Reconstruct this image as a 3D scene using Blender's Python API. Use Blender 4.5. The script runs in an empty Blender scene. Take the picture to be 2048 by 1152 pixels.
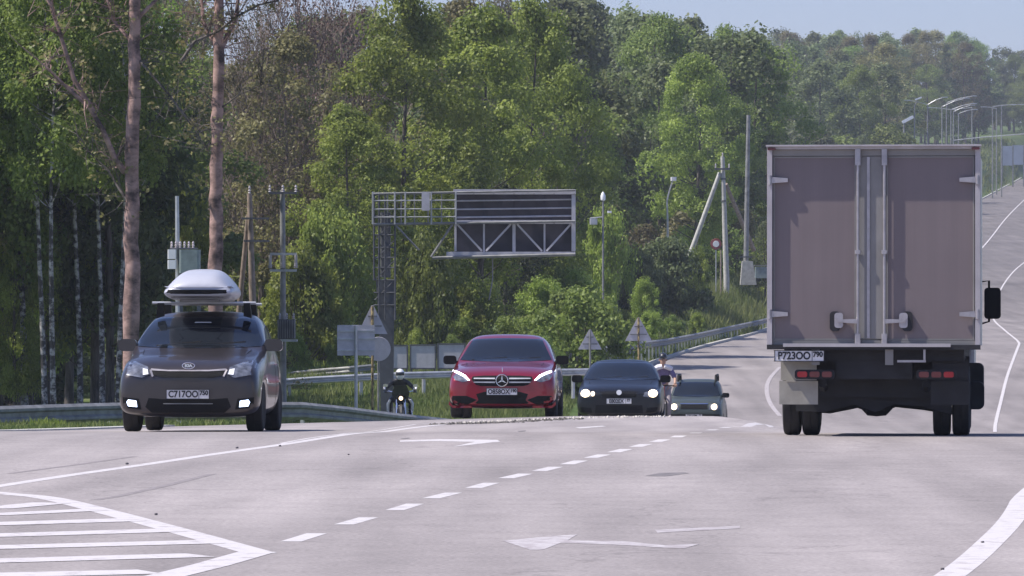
import bpy, bmesh, math, random
import numpy as np
from mathutils import Vector, Matrix, Euler
from mathutils.bvhtree import BVHTree
from mathutils.geometry import delaunay_2d_cdt

R = math.radians
sc = bpy.context.scene
COL = sc.collection
# ---------------------------------------------------------------- camera, sky, sun, exposure
CAMZ, FPX = 1.54, 10000.0            # eye height; focal length in pixels of the 2048 px wide photograph
cam = bpy.data.objects.new("camera", bpy.data.cameras.new("camera"))
COL.objects.link(cam); sc.camera = cam
cam.location = (0, 0, CAMZ); cam.rotation_euler = (R(90), 0, 0)
cam.data.sensor_width = 36; cam.data.lens = 36 * FPX / 2048
cam.data.clip_start = 1; cam.data.clip_end = 8000

SUN_EL, SUN_AZ = R(56), R(262)       # azimuth clockwise from +Y: sun on the left, a touch on our side
S = Vector((math.cos(SUN_EL)*math.sin(SUN_AZ), math.cos(SUN_EL)*math.cos(SUN_AZ), math.sin(SUN_EL)))
w = bpy.data.worlds.new("World"); sc.world = w; w.use_nodes = True
nt = w.node_tree
sky = nt.nodes.new("ShaderNodeTexSky"); sky.sky_type = 'NISHITA'; sky.sun_disc = False
sky.sun_elevation = SUN_EL; sky.sun_rotation = SUN_AZ
sky.air_density = 1.0; sky.dust_density = .7; sky.ozone_density = 6
bg = nt.nodes['Background']; bg.inputs[1].default_value = 0.105
tn = nt.nodes.new('ShaderNodeMix'); tn.data_type = 'RGBA'; tn.blend_type = 'MULTIPLY'; tn.inputs[0].default_value = 1; tn.inputs[7].default_value = (.91, .84, 1.0, 1)   # the camera's cool violet balance
nt.links.new(sky.outputs[0], tn.inputs[6]); nt.links.new(tn.outputs[2], bg.inputs[0])
sl = bpy.data.objects.new("sun", bpy.data.lights.new("sun", 'SUN')); COL.objects.link(sl)
sl.data.energy = 4.5; sl.data.angle = R(0.55); sl.data.color = (1, .94, .85)
sl.rotation_euler = S.to_track_quat('Z', 'Y').to_euler()
sc.view_settings.view_transform = 'Standard'; sc.view_settings.look = 'None'
sc.view_settings.exposure = 0.5; sc.view_settings.gamma = 1
try:
    sc.cycles.max_bounces = 6; sc.cycles.diffuse_bounces = 3; sc.cycles.transmission_bounces = 4
    sc.cycles.volume_bounces = 0; sc.cycles.use_denoising = True
except Exception: pass

# ---------------------------------------------------------------- materials
def nodes_of(m):
    m.use_nodes = True; n = m.node_tree; return n, n.nodes['Principled BSDF']
def pm(name, col, rough=.6, metal=0, var=.12, scale=6, bump=0, coat=0, emit=None, es=0, spec=.5):
    m = bpy.data.materials.new(name); n, p = nodes_of(m); L = n.links.new
    tc = n.nodes.new("ShaderNodeTexCoord"); nz = n.nodes.new("ShaderNodeTexNoise")
    nz.inputs['Scale'].default_value = scale; nz.inputs['Detail'].default_value = 5
    L(tc.outputs['Object'], nz.inputs['Vector'])
    rp = n.nodes.new("ShaderNodeValToRGB")
    rp.color_ramp.elements[0].position = .3; rp.color_ramp.elements[1].position = .7
    rp.color_ramp.elements[0].color = tuple(c*(1-var) for c in col)+(1,)
    rp.color_ramp.elements[1].color = tuple(min(1, c*(1+var)) for c in col)+(1,)
    L(nz.outputs['Fac'], rp.inputs[0]); L(rp.outputs[0], p.inputs['Base Color'])
    p.inputs['Roughness'].default_value = rough; p.inputs['Metallic'].default_value = metal
    p.inputs['Specular IOR Level'].default_value = spec
    p.inputs['Coat Weight'].default_value = coat; p.inputs['Coat Roughness'].default_value = .04
    if emit: p.inputs['Emission Color'].default_value = emit+(1,); p.inputs['Emission Strength'].default_value = es
    if bump:
        b = n.nodes.new("ShaderNodeBump"); b.inputs['Strength'].default_value = bump
        L(nz.outputs['Fac'], b.inputs['Height']); L(b.outputs[0], p.inputs['Normal'])
    return m
def leafmat(name, c1, c2, trans=.35, rough=.5):
    m = bpy.data.materials.new(name); n, p = nodes_of(m); L = n.links.new
    oi = n.nodes.new("ShaderNodeObjectInfo"); at = n.nodes.new("ShaderNodeAttribute"); at.attribute_name = "tone"
    mx = n.nodes.new("ShaderNodeMix"); mx.data_type = 'RGBA'
    mx.inputs[6].default_value = c1+(1,); mx.inputs[7].default_value = c2+(1,)
    L(at.outputs['Fac'], mx.inputs[0])
    hs = n.nodes.new("ShaderNodeHueSaturation")
    mr = n.nodes.new("ShaderNodeMapRange"); mr.inputs[3].default_value = .7; mr.inputs[4].default_value = 1.3
    L(oi.outputs['Random'], mr.inputs[0]); L(mr.outputs[0], hs.inputs['Value'])
    mr2 = n.nodes.new("ShaderNodeMapRange"); mr2.inputs[3].default_value = .485; mr2.inputs[4].default_value = .52
    L(oi.outputs['Random'], mr2.inputs[0]); L(mr2.outputs[0], hs.inputs['Hue'])
    L(mx.outputs[2], hs.inputs['Color']); L(hs.outputs[0], p.inputs['Base Color'])
    p.inputs['Roughness'].default_value = rough; p.inputs['Specular IOR Level'].default_value = .35
    tr = n.nodes.new("ShaderNodeBsdfTranslucent"); L(hs.outputs[0], tr.inputs[0])
    ms = n.nodes.new("ShaderNodeMixShader"); ms.inputs[0].default_value = trans
    out = n.nodes['Material Output']
    L(p.outputs[0], ms.inputs[1]); L(tr.outputs[0], ms.inputs[2]); L(ms.outputs[0], out.inputs[0])
    return m

def asphalt_mat():
    m = bpy.data.materials.new("asphalt"); n, p = nodes_of(m); L = n.links.new
    tc = n.nodes.new("ShaderNodeTexCoord")
    def noise(scale, detail, vec=None, rough=.5):
        z = n.nodes.new("ShaderNodeTexNoise"); z.inputs['Scale'].default_value = scale; z.inputs['Detail'].default_value = detail
        z.inputs['Roughness'].default_value = rough
        L(vec or tc.outputs['Object'], z.inputs['Vector']); return z.outputs['Fac']
    mp = n.nodes.new("ShaderNodeMapping"); mp.inputs['Rotation'].default_value = (0, 0, R(7.5)); mp.inputs['Scale'].default_value = (1.1, .05, 1)
    L(tc.outputs['Object'], mp.inputs['Vector'])
    streak = noise(1.1, 4, mp.outputs[0]); blot = noise(.10, 6); fine = noise(28, 3, rough=.7); mid = noise(2.3, 6, rough=.65)
    def mapr(v, a, b, lo, hi):
        r = n.nodes.new("ShaderNodeMapRange"); r.inputs[1].default_value = a; r.inputs[2].default_value = b
        r.inputs[3].default_value = lo; r.inputs[4].default_value = hi; L(v, r.inputs[0]); return r.outputs[0]
    def mul(a, b):
        q = n.nodes.new("ShaderNodeMath"); q.operation = 'MULTIPLY'; L(a, q.inputs[0]); L(b, q.inputs[1]); return q.outputs[0]
    v = mul(mul(mapr(streak, .3, .7, .80, 1.1), mapr(blot, .32, .68, .80, 1.1)), mul(mapr(fine, .3, .7, .76, 1.24), mapr(mid, .3, .7, .90, 1.08)))
    sx = n.nodes.new("ShaderNodeSeparateXYZ"); L(tc.outputs['Object'], sx.inputs[0])
    def lin(k1, k2):                       # distance across the lane direction
        q = n.nodes.new("ShaderNodeVectorMath"); q.operation = 'DOT_PRODUCT'; q.inputs[1].default_value = (k1, k2, 0); L(tc.outputs['Object'], q.inputs[0]); return q.outputs['Value']
    ac = lin(1, -.135)
    for c0, w0, amt in ((4.0-9.6, .45, .10), (5.9-9.6, .45, .10), (-3.0, .4, .07), (-1.3, .4, .07), (.4, .4, .05), (-6.9, .35, .08), (-8.6, .35, .08)):
        a_ = n.nodes.new("ShaderNodeMath"); a_.operation = 'SUBTRACT'; a_.inputs[1].default_value = c0; L(ac, a_.inputs[0])
        b_ = n.nodes.new("ShaderNodeMath"); b_.operation = 'ABSOLUTE'; L(a_.outputs[0], b_.inputs[0])
        v = mul(v, mapr(b_.outputs[0], .05, w0, 1-amt, 1))
    v = mul(v, mapr(sx.outputs['Y'], 110, 190, 1, .80)); v = mul(v, mapr(sx.outputs['Y'], 300, 370, 1, .66))         # asphalt darkens beyond the crest, and again on the hill stretch
    ck = n.nodes.new("ShaderNodeTexVoronoi"); ck.feature = 'DISTANCE_TO_EDGE'; ck.inputs['Scale'].default_value = .22
    dn = n.nodes.new("ShaderNodeMix"); dn.data_type = 'VECTOR'; dn.inputs[0].default_value = .12
    nzc = n.nodes.new("ShaderNodeTexNoise"); nzc.inputs['Scale'].default_value = 1.5; nzc.inputs['Detail'].default_value = 6; L(tc.outputs['Object'], nzc.inputs[0])
    ad = n.nodes.new("ShaderNodeVectorMath"); ad.operation = 'MULTIPLY_ADD'; ad.inputs[1].default_value = (1.6, 1.6, 0); L(nzc.outputs['Color'], ad.inputs[0]); L(tc.outputs['Object'], ad.inputs[2]); L(ad.outputs[0], ck.inputs['Vector'])
    v = mul(v, mapr(ck.outputs['Distance'], .001, .006, .80, 1))
    hv = n.nodes.new("ShaderNodeVectorMath"); hv.operation = 'SCALE'; hv.inputs[0].default_value = (.340, .306, .303)
    L(v, hv.inputs['Scale']); L(hv.outputs[0], p.inputs['Base Color'])
    p.inputs['Roughness'].default_value = .8; p.inputs['Specular IOR Level'].default_value = .3
    b = n.nodes.new("ShaderNodeBump"); b.inputs['Strength'].default_value = .35; b.inputs['Distance'].default_value = .01
    L(fine, b.inputs['Height']); L(b.outputs[0], p.inputs['Normal'])
    return m
def paint_mat(name, col, wear):
    m = bpy.data.materials.new(name); n, p = nodes_of(m); L = n.links.new
    tc = n.nodes.new("ShaderNodeTexCoord"); z = n.nodes.new("ShaderNodeTexNoise"); z.inputs['Scale'].default_value = 7; z.inputs['Detail'].default_value = 8
    z.inputs['Roughness'].default_value = .7
    L(tc.outputs['Object'], z.inputs[0]); r = n.nodes.new("ShaderNodeValToRGB")
    r.color_ramp.elements[0].position = wear-.08; r.color_ramp.elements[1].position = wear+.08
    r.color_ramp.elements[0].color = (.33, .29, .30, 1); r.color_ramp.elements[1].color = col+(1,)
    L(z.outputs['Fac'], r.inputs[0]); L(r.outputs[0], p.inputs['Base Color']); p.inputs['Roughness'].default_value = .7
    return m
def ground_mat():
    m = bpy.data.materials.new("ground_soil_grass"); n, p = nodes_of(m); L = n.links.new
    tc = n.nodes.new("ShaderNodeTexCoord")
    z = n.nodes.new("ShaderNodeTexNoise"); z.inputs['Scale'].default_value = .35; z.inputs['Detail'].default_value = 9; z.inputs['Roughness'].default_value = .65
    L(tc.outputs['Object'], z.inputs[0]); r = n.nodes.new("ShaderNodeValToRGB"); e = r.color_ramp.elements
    e[0].position = .33; e[0].color = (.05, .085, .025, 1); e[1].position = .7; e[1].color = (.17, .165, .085, 1)
    q = e.new(.52); q.color = (.085, .125, .04, 1)
    L(z.outputs['Fac'], r.inputs[0]); L(r.outputs[0], p.inputs['Base Color']); p.inputs['Roughness'].default_value = .95
    p.inputs['Specular IOR Level'].default_value = .1
    b = n.nodes.new("ShaderNodeBump"); b.inputs['Strength'].default_value = .6; b.inputs['Distance'].default_value = .15
    L(z.outputs['Fac'], b.inputs['Height']); L(b.outputs[0], p.inputs['Normal'])
    return m
def bark_mat(name, c1, c2, sx, sz, lo=.42, hi=.6, bands=False):
    m = bpy.data.materials.new(name); n, p = nodes_of(m); L = n.links.new
    tc = n.nodes.new("ShaderNodeTexCoord"); mp = n.nodes.new("ShaderNodeMapping"); mp.inputs['Scale'].default_value = (sx, sx, sz)
    L(tc.outputs['Object'], mp.inputs[0]); z = n.nodes.new("ShaderNodeTexNoise"); z.inputs['Scale'].default_value = 1; z.inputs['Detail'].default_value = 6
    z.inputs['Roughness'].default_value = .65
    L(mp.outputs[0], z.inputs[0]); r = n.nodes.new("ShaderNodeValToRGB")
    r.color_ramp.elements[0].position = lo; r.color_ramp.elements[1].position = hi
    r.color_ramp.elements[0].color = c1+(1,); r.color_ramp.elements[1].color = c2+(1,)
    L(z.outputs['Fac'], r.inputs[0]); L(r.outputs[0], p.inputs['Base Color']); p.inputs['Roughness'].default_value = .9
    b = n.nodes.new("ShaderNodeBump"); b.inputs['Strength'].default_value = .7; b.inputs['Distance'].default_value = .04
    L(z.outputs['Fac'], b.inputs['Height']); L(b.outputs[0], p.inputs['Normal'])
    return m
M = {}
M['asphalt'] = asphalt_mat(); M['ground'] = ground_mat()
M['line'] = paint_mat('road_paint_white', (.56, .53, .54), .40)
M['line_worn'] = paint_mat('road_paint_worn', (.45, .42, .43), .5)
M['line_arrow'] = paint_mat('road_paint_arrow', (.50, .47, .48), .49)
M['patch'] = pm('tar_patch', (.17, .155, .16), .9, var=.3, scale=9)
M['rubber_mark'] = pm('tyre_mark', (.235, .21, .215), .9, var=.2, scale=9)
M['galv'] = pm('galvanised_steel', (.50, .51, .53), .42, .55, .22, 3, .05)
M['galv_dark'] = pm('weathered_steel', (.25, .25, .25), .6, .2, .3, 4, .1)
M['steel_grey'] = pm('grey_painted_steel', (.10, .105, .12), .6, .1, .25, 4)
M['alu'] = pm('sign_back_aluminium', (.56, .54, .58), .6, .1, .12, 5)
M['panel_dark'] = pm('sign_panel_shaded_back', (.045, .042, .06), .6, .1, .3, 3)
M['concrete'] = pm('concrete', (.46, .45, .42), .9, 0, .2, 5, .2)
M['wood_post'] = pm('weathered_wood', (.28, .22, .18), .9, 0, .3, 6, .2)
M['ochre'] = pm('ochre_paint_flaked', (.50, .38, .14), .7, 0, .6, 7)
M['black'] = pm('black_plastic', (.008, .008, .009), .6, var=.2, spec=.15)
M['rubber'] = pm('tyre_rubber', (.018, .017, .018), .85, var=.25, scale=20, bump=.2)
M['chrome'] = pm('chrome', (.75, .75, .78), .15, 1, .05)
M['glass'] = pm('tinted_window_glass', (.010, .013, .018), .08, 0, .3, 1, coat=.15)
M['lens'] = pm('headlight_lens', (.17, .18, .21), .15, .3, .5, 14, coat=.8)
M['lamp'] = pm('lit_headlamp', (1, .95, .85), .3, emit=(1, .74, .42), es=2.3)
M['drl'] = pm('lit_white_lamp', (1, 1, 1), .3, emit=(.82, .88, 1), es=4)
M['fog'] = pm('lit_fog_lamp', (1, 1, 1), .3, emit=(.58, .70, 1), es=2.6)
M['red_lens'] = pm('red_light_lens', (.09, .010, .013), .3, coat=.5)
M['red_lit'] = pm('dim_red_lamp', (.22, .01, .015), .3, emit=(1, .05, .08), es=.005)
M['plate'] = pm('plate_white', (.72, .70, .70), .5, var=.08, scale=30)
M['ink'] = pm('plate_ink', (.02, .02, .025), .6)
M['carA'] = pm('dark_brown_metallic', (.046, .038, .039), .36, .4, .15, 3, coat=.6)
M['carR'] = pm('deep_red_metallic', (.24, .005, .018), .30, .35, .08, 3, coat=1)
M['carK'] = pm('black_metallic', (.006, .006, .007), .35, .1, .1, 3, coat=.2)
M['carG'] = pm('dusty_dark_green_metallic', (.050, .064, .058), .5, .2, .15, 3, coat=.3)
M['roofbox'] = pm('grey_white_gloss_plastic', (.44, .45, .51), .4, 0, .05, 3, coat=.2)
M['box_grey'] = pm('truck_panel_mauve_grey', (.188, .152, .153), .55, 0, .05, .9)
M['box_frame'] = pm('truck_frame_pale', (.44, .41, .42), .5, .1, .1, 4)
M['box_mid'] = pm('rubber_seal_grey', (.235, .225, .215), .6, 0, .1, 4)
M['hinge'] = pm('zinc_fittings', (.42, .39, .40), .35, .6, .15, 12)
M['chassis'] = pm('chassis_dark', (.018, .018, .022), .75, 0, .3, 5)
def grime(m):
    n, p = nodes_of(m); L = n.links.new; tc = n.nodes.new("ShaderNodeTexCoord"); src = p.inputs['Base Color'].links[0].from_socket
    out = src
    for sc_, vs, lo, hi, d0 in (((9, 1, .5), 1, .35, .75, .955), ((1.2, 1, 1.2), 1, .3, .8, .96), ((60, 1, 1.5), 1, .3, .7, .98)):
        mp = n.nodes.new("ShaderNodeMapping"); mp.inputs['Scale'].default_value = sc_; L(tc.outputs['Object'], mp.inputs[0])
        z = n.nodes.new("ShaderNodeTexNoise"); z.inputs['Scale'].default_value = vs; z.inputs['Detail'].default_value = 6; L(mp.outputs[0], z.inputs[0])
        r = n.nodes.new("ShaderNodeMapRange"); r.inputs[1].default_value = lo; r.inputs[2].default_value = hi; r.inputs[3].default_value = d0; r.inputs[4].default_value = 2-d0; L(z.outputs['Fac'], r.inputs[0])
        v = n.nodes.new("ShaderNodeVectorMath"); v.operation = 'SCALE'; L(out, v.inputs[0]); L(r.outputs[0], v.inputs['Scale']); out = v.outputs[0]
    L(out, p.inputs['Base Color'])
grime(M['box_grey']); grime(M['box_frame'])
M['cab'] = pm('cab_paint_white', (.6, .58, .58), .4, 0, .05, 3)
M['flap'] = pm('mudguard_sunlit_beige', (.33, .31, .27), .7, 0, .15, 6)
M['skin'] = pm('skin', (.45, .27, .19), .55, 0, .08, 20)
M['leather'] = pm('black_leather', (.02, .02, .022), .45, 0, .3, 20, .1)
M['white_cloth'] = pm('white_cloth', (.75, .73, .76), .8, 0, .1, 20)
M['purple_cloth'] = pm('violet_cloth', (.17, .13, .24), .8, 0, .2, 20)
M['denim'] = pm('grey_trousers', (.30, .26, .27), .8, 0, .15, 20)
M['helmet_w'] = pm('white_helmet', (.8, .8, .82), .2, 0, .05, 5, coat=.8)
M['helmet_k'] = pm('dark_helmet', (.02, .02, .025), .3, 0, .05, 5, coat=.5)
M['white'] = pm('white_enamel', (.88, .88, .90), .4, 0, .04, 8)
M['transformer'] = pm('transformer_grey_green', (.22, .27, .27), .55, .1, .2, 6)
M['porcelain'] = pm('porcelain', (.48, .44, .46), .25, 0, .1, 12)
M['sign_red'] = pm('sign_red', (.30, .06, .06), .5)
M['fencewall'] = pm('blue_grey_fence_sheet', (.33, .37, .43), .6, .1, .12, .6)
M['leaf_bright'] = leafmat('leaf_fresh_green', (.12, .175, .025), (.46, .54, .12), .5)
M['leaf_mid'] = leafmat('leaf_mid_green', (.085, .135, .026), (.33, .40, .10), .48)
M['leaf_olive'] = leafmat('leaf_olive', (.12, .11, .045), (.31, .28, .12), .45)
M['leaf_dark'] = leafmat('needle_dark_green', (.05, .072, .03), (.17, .20, .08), .4, .6)
M['leaf_grey'] = leafmat('leaf_grey_green', (.085, .115, .045), (.25, .29, .115), .42)
M['leaf_red'] = leafmat('bud_red_brown', (.11, .055, .045), (.17, .10, .075), .2)
M['grassblade'] = leafmat('grass_blades', (.08, .13, .03), (.24, .25, .09), .35, .8)
M['birch'] = bark_mat('birch_bark', (.05, .045, .045), (.42, .40, .40), 3, 5, .47, .58)
M['pinebark'] = bark_mat('pinkish_bark', (.07, .045, .042), (.42, .27, .24), 2.2, 3.2, .36, .60)
M['bark'] = bark_mat('grey_brown_bark', (.05, .042, .036), (.16, .135, .12), 6, 1.2)
M['twig'] = bark_mat('reddish_twigs', (.11, .08, .065), (.30, .23, .19), 8, 2)

# ---------------------------------------------------------------- object helpers
def tag(o, label=None, cat=None, group=None, kind=None):
    if label: o['label'] = label
    if cat: o['category'] = cat
    if group: o['group'] = group
    if kind: o['kind'] = kind
    return o
def empty(name, loc, rot=(0, 0, 0), label=None, cat=None, group=None):
    o = bpy.data.objects.new(name, None); COL.objects.link(o); o.empty_display_size = .3
    o.location = loc; o.rotation_euler = rot; return tag(o, label, cat, group)
class MB:
    def __init__(s): s.v = []; s.f = []
    def add(s, vs, fs):
        b = len(s.v); s.v += [tuple(v) for v in vs]; s.f += [tuple(i+b for i in f) for f in fs]; return s
    def box(s, c, d, rot=None):
        x, y, z = d[0]/2, d[1]/2, d[2]/2
        vs = [Vector((a*x, b*y, e*z)) for e in (-1, 1) for b in (-1, 1) for a in (-1, 1)]
        if rot: q = Euler(rot).to_matrix(); vs = [q @ v for v in vs]
        return s.add([v+Vector(c) for v in vs], [(0, 2, 3, 1), (4, 5, 7, 6), (0, 1, 5, 4), (2, 6, 7, 3), (0, 4, 6, 2), (1, 3, 7, 5)])
    def rbox(s, c, d, r, axis='z', n=4):      # box with its four edges along 'axis' rounded
        i, j, k = {'z': (0, 1, 2), 'y': (0, 2, 1), 'x': (1, 2, 0)}[axis]
        a, b, h = d[i]/2-r, d[j]/2-r, d[k]/2
        ring = []
        for q, (sx, sy) in enumerate(((1, 1), (-1, 1), (-1, -1), (1, -1))):
            for t in range(n+1):
                an = math.pi/2*(q+t/n); ring.append((sx*a+r*math.cos(an), sy*b+r*math.sin(an)))
        vs = []
        for hh in (-h, h):
            for (p, q) in ring:
                v = [0, 0, 0]; v[i] = p+c[i]; v[j] = q+c[j]; v[k] = hh+c[k]; vs.append(v)
        m = len(ring)
        return s.add(vs, [tuple(range(m))[::-1], tuple(range(m, 2*m))]+[(t, (t+1) % m, m+(t+1) % m, m+t) for t in range(m)])
    def tube(s, pts, rad, n=8, cap=True):
        pts = [Vector(p) for p in pts]; rad = rad if hasattr(rad, '__len__') else [rad]*len(pts)
        vs, fs = [], []; up = None
        for i, p in enumerate(pts):
            d = (pts[min(i+1, len(pts)-1)]-pts[max(i-1, 0)]).normalized()
            if up is None: up = d.orthogonal().normalized()
            a = (up-d*up.dot(d)); a = a.normalized() if a.length > 1e-6 else d.orthogonal().normalized(); up = a; b = d.cross(a)
            for k in range(n):
                t = 2*math.pi*k/n; vs.append(p+(a*math.cos(t)+b*math.sin(t))*rad[i])
        for i in range(len(pts)-1):
            for k in range(n): fs.append((i*n+k, i*n+(k+1) % n, (i+1)*n+(k+1) % n, (i+1)*n+k))
        if cap: fs += [tuple(range(n))[::-1], tuple((len(pts)-1)*n+k for k in range(n))]
        return s.add(vs, fs)
    def lathe(s, prof, c=(0, 0, 0), axis='z', n=24):  # prof: (radius, height)
        vs, fs = [], []
        for (r, h) in prof:
            for k in range(n):
                t = 2*math.pi*k/n; a, b = r*math.cos(t), r*math.sin(t)
                p = {'z': (a, b, h), 'x': (h, a, b), 'y': (a, h, b)}[axis]; vs.append(Vector(p)+Vector(c))
        for i in range(len(prof)-1):
            for k in range(n): fs.append((i*n+k, i*n+(k+1) % n, (i+1)*n+(k+1) % n, (i+1)*n+k))
        fs += [tuple(range(n))[::-1], tuple((len(prof)-1)*n+k for k in range(n))]
        return s.add(vs, fs)
    def prism(s, poly, y0, y1, axis='y'):     # poly in (x,z) extruded along y (or (y,z) along x, (x,y) along z)
        def P(a, b, h): return {'y': (a, h, b), 'x': (h, a, b), 'z': (a, b, h)}[axis]
        m = len(poly); vs = [P(a, b, y0) for a, b in poly]+[P(a, b, y1) for a, b in poly]
        return s.add(vs, [tuple(range(m)), tuple(range(m, 2*m))[::-1]]+[(t, m+t, m+(t+1) % m, (t+1) % m) for t in range(m)])
    def build(s, name, mat, parent=None, smooth=False, bevel=0):
        me = bpy.data.meshes.new(name); me.from_pydata(s.v, [], s.f)
        bm = bmesh.new(); bm.from_mesh(me); bmesh.ops.recalc_face_normals(bm, faces=bm.faces)
        if bevel: bmesh.ops.bevel(bm, geom=bm.edges[:], offset=bevel, segments=2, affect='EDGES', clamp_overlap=True)
        bm.to_mesh(me); bm.free(); me.materials.append(mat)
        if smooth: me.polygons.foreach_set('use_smooth', [True]*len(me.polygons)); 
        if smooth: me.set_sharp_from_angle(angle=R(38))
        o = bpy.data.objects.new(name, me); COL.objects.link(o)
        if parent: o.parent = parent
        return o
def copy_tree(o, parent=None):
    c = o.copy(); COL.objects.link(c); c.parent = parent
    for ch in list(o.children): copy_tree(ch, c)
    return c
def text_mesh(body, size, name, mat, parent, loc, rot=(R(90), 0, 0), sx=1.0, ext=.002):
    cu = bpy.data.curves.new('t', 'FONT'); cu.body = body; cu.size = size; cu.extrude = ext; cu.align_x = 'CENTER'; cu.align_y = 'CENTER'
    cu.offset = .0035
    to = bpy.data.objects.new('t', cu); COL.objects.link(to)
    me = bpy.data.meshes.new_from_object(to.evaluated_get(bpy.context.evaluated_depsgraph_get()))
    bpy.data.objects.remove(to); me.materials.clear(); me.materials.append(mat)
    me.transform(Matrix.Diagonal((sx, 1, 1, 1)))
    o = bpy.data.objects.new(name, me); COL.objects.link(o); o.parent = parent; o.location = loc; o.rotation_euler = rot
    return o

# ---------------------------------------------------------------- the lie of the land
def curve(pts):
    xs = np.array([p[0] for p in pts], float); ys = np.array([p[1] for p in pts], float)
    d = np.diff(ys)/np.diff(xs); t = np.zeros(len(xs)); t[0] = d[0]; t[-1] = d[-1]
    for i in range(1, len(xs)-1):
        a, b = xs[i]-xs[i-1], xs[i+1]-xs[i]
        t[i] = (d[i-1]*b+d[i]*a)/(a+b)
    def f(x):
        x = np.asarray(x, float); i = np.clip(np.searchsorted(xs, x)-1, 0, len(xs)-2); h = xs[i+1]-xs[i]
        u = np.clip((x-xs[i])/h, 0, 1)
        y = (2*u**3-3*u**2+1)*ys[i]+(u**3-2*u**2+u)*h*t[i]+(-2*u**3+3*u**2)*ys[i+1]+(u**3-u**2)*h*t[i+1]
        return y+np.where(x > xs[-1], (x-xs[-1])*t[-1], 0)
    return f
road_z = curve([(-60, 0), (30, 0), (46, 0), (53, -.03), (61, -.21), (72, -.43), (85, -.69), (95, -1.02), (105, -1.42), (125, -2.3), (145, -2.9), (160, -3.02), (180, -2.7), (200, -2.15),
                (235, -1.6), (300, -1.0), (350, -.1), (400, 1.7), (500, 5.4), (600, 9.3), (700, 13.3), (800, 17.3), (1000, 26), (1300, 37), (2000, 55), (3500, 80)])
left_z = curve([(-60, 0), (70, -.4), (88, -.78), (105, -1.55), (125, -2.1), (150, -2.2), (165, -1.9), (200, -1.0), (235, -.7), (300, .5), (330, 1.7), (400, 4.2), (500, 8.5), (600, 12.5), (800, 22), (1000, 32), (1300, 44), (2000, 64), (3500, 90)])
edge_l = curve([(-60, -16), (70, -15), (78, -13), (84, -6), (88, -2.5), (92, -.2), (100, 1.0), (150, 1.7), (185, 2.8), (210, 5.0), (235, 7.8), (300, 15.2), (500, 39), (750, 71), (870, 88), (1200, 135), (3500, 500)])
def ss(a, b, x): u = np.clip((x-a)/(b-a), 0, 1); return u*u*(3-2*u)
def H(x, Y):
    x = np.asarray(x, float); Y = np.asarray(Y, float)
    z = road_z(Y)
    z = z+.026*np.clip(x+1, -7, 2)*ss(58, 82, Y)*(1-ss(105, 135, Y))
    z = z-.40*ss(3.3, 5.4, x)*ss(55, 72, Y)*(1-ss(105, 130, Y))
    d = edge_l(Y)-x
    k = ss(.4, 4.5, d)*ss(86, 96, Y)
    z = z*(1-k)+left_z(Y)*k
    z = z+.03*np.clip(d-12, 0, 200)*ss(140, 300, Y)
    dr = x-(edge_l(Y)+30)
    z = z-.25*ss(0, 6, dr)*ss(100, 140, Y)+.02*np.clip(dr-10, 0, 300)*ss(140, 300, Y)
    return z
def W(px, py, Y): return Vector(((px-1024)*Y/FPX, Y, CAMZ-(py-576)*Y/FPX))
def X(px, Y): return (px-1024)*Y/FPX
def G(px, Y): x = X(px, Y); return Vector((x, Y, float(H(x, Y))))
YS = np.arange(24, 400, .25)
def hit(px, py, y0=24, y1=400):           # where the sight line of a photograph pixel meets the ground
    Y = YS[(YS >= y0) & (YS <= y1)]; x = (px-1024)*Y/FPX
    dz = (CAMZ-(py-576)*Y/FPX)-H(x, Y); k = np.where(dz <= 0)[0]
    i = int(k[0]) if len(k) else int(np.argmin(dz))
    if 0 < i and len(k): t = dz[i-1]/(dz[i-1]-dz[i]); yy = Y[i-1]+t*(Y[i]-Y[i-1])
    else: yy = Y[i]
    return ((px-1024)*yy/FPX, float(yy))

rows = np.concatenate([np.arange(-60, 20, 5), np.arange(20, 120, .5), np.arange(120, 400, 2), np.arange(400, 1300, 10), np.arange(1300, 3600, 100)])
def grid_object(name, cols_fn, off_fn, mat, rws, ncol):
    vs = np.zeros((len(rws), ncol, 3))
    for i, Y in enumerate(rws):
        x = cols_fn(Y); vs[i, :, 0] = x; vs[i, :, 1] = Y; vs[i, :, 2] = H(x, Y)+off_fn(x, Y)
    me = bpy.data.meshes.new(name); n, m = len(rws), ncol
    idx = np.arange(n*m).reshape(n, m)
    f = np.stack([idx[:-1, :-1], idx[:-1, 1:], idx[1:, 1:], idx[1:, :-1]], -1).reshape(-1, 4)
    me.vertices.add(n*m); me.vertices.foreach_set('co', vs.ravel()); me.loops.add(len(f)*4); me.loops.foreach_set('vertex_index', f.ravel())
    me.polygons.add(len(f)); me.polygons.foreach_set('loop_start', np.arange(len(f))*4); me.polygons.foreach_set('loop_total', np.full(len(f), 4))
    me.polygons.foreach_set('use_smooth', np.ones(len(f), bool)); me.update(); me.materials.append(mat)
    o = bpy.data.objects.new(name, me); COL.objects.link(o); tag(o, kind='structure'); return o
sarr = np.concatenate([np.linspace(-1.6, -.2, 25)[:-1], np.linspace(-.2, .2, 150), np.linspace(.2, 1.6, 25)[1:]])
def right_edge(Y): return float(edge_l(Y))+(30 if Y > 95 else 40)
def goff(x, Y):
    inside = ss(-.1, .5, x-edge_l(Y))*ss(-.1, .5, right_edge(Y)-x)
    return -.09*inside
grid_object('ground', lambda Y: sarr*max(Y, 60.)*1.0, goff, M['ground'], rows, len(sarr))
r2 = rows[rows < 1250]
tcol = np.concatenate([[0, .004], np.linspace(.01, .35, 44), np.linspace(.37, 1, 24)])
rb = {}
def rcols(Y):
    a, b = float(edge_l(Y)), right_edge(Y); return a+(b-a)*tcol
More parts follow.
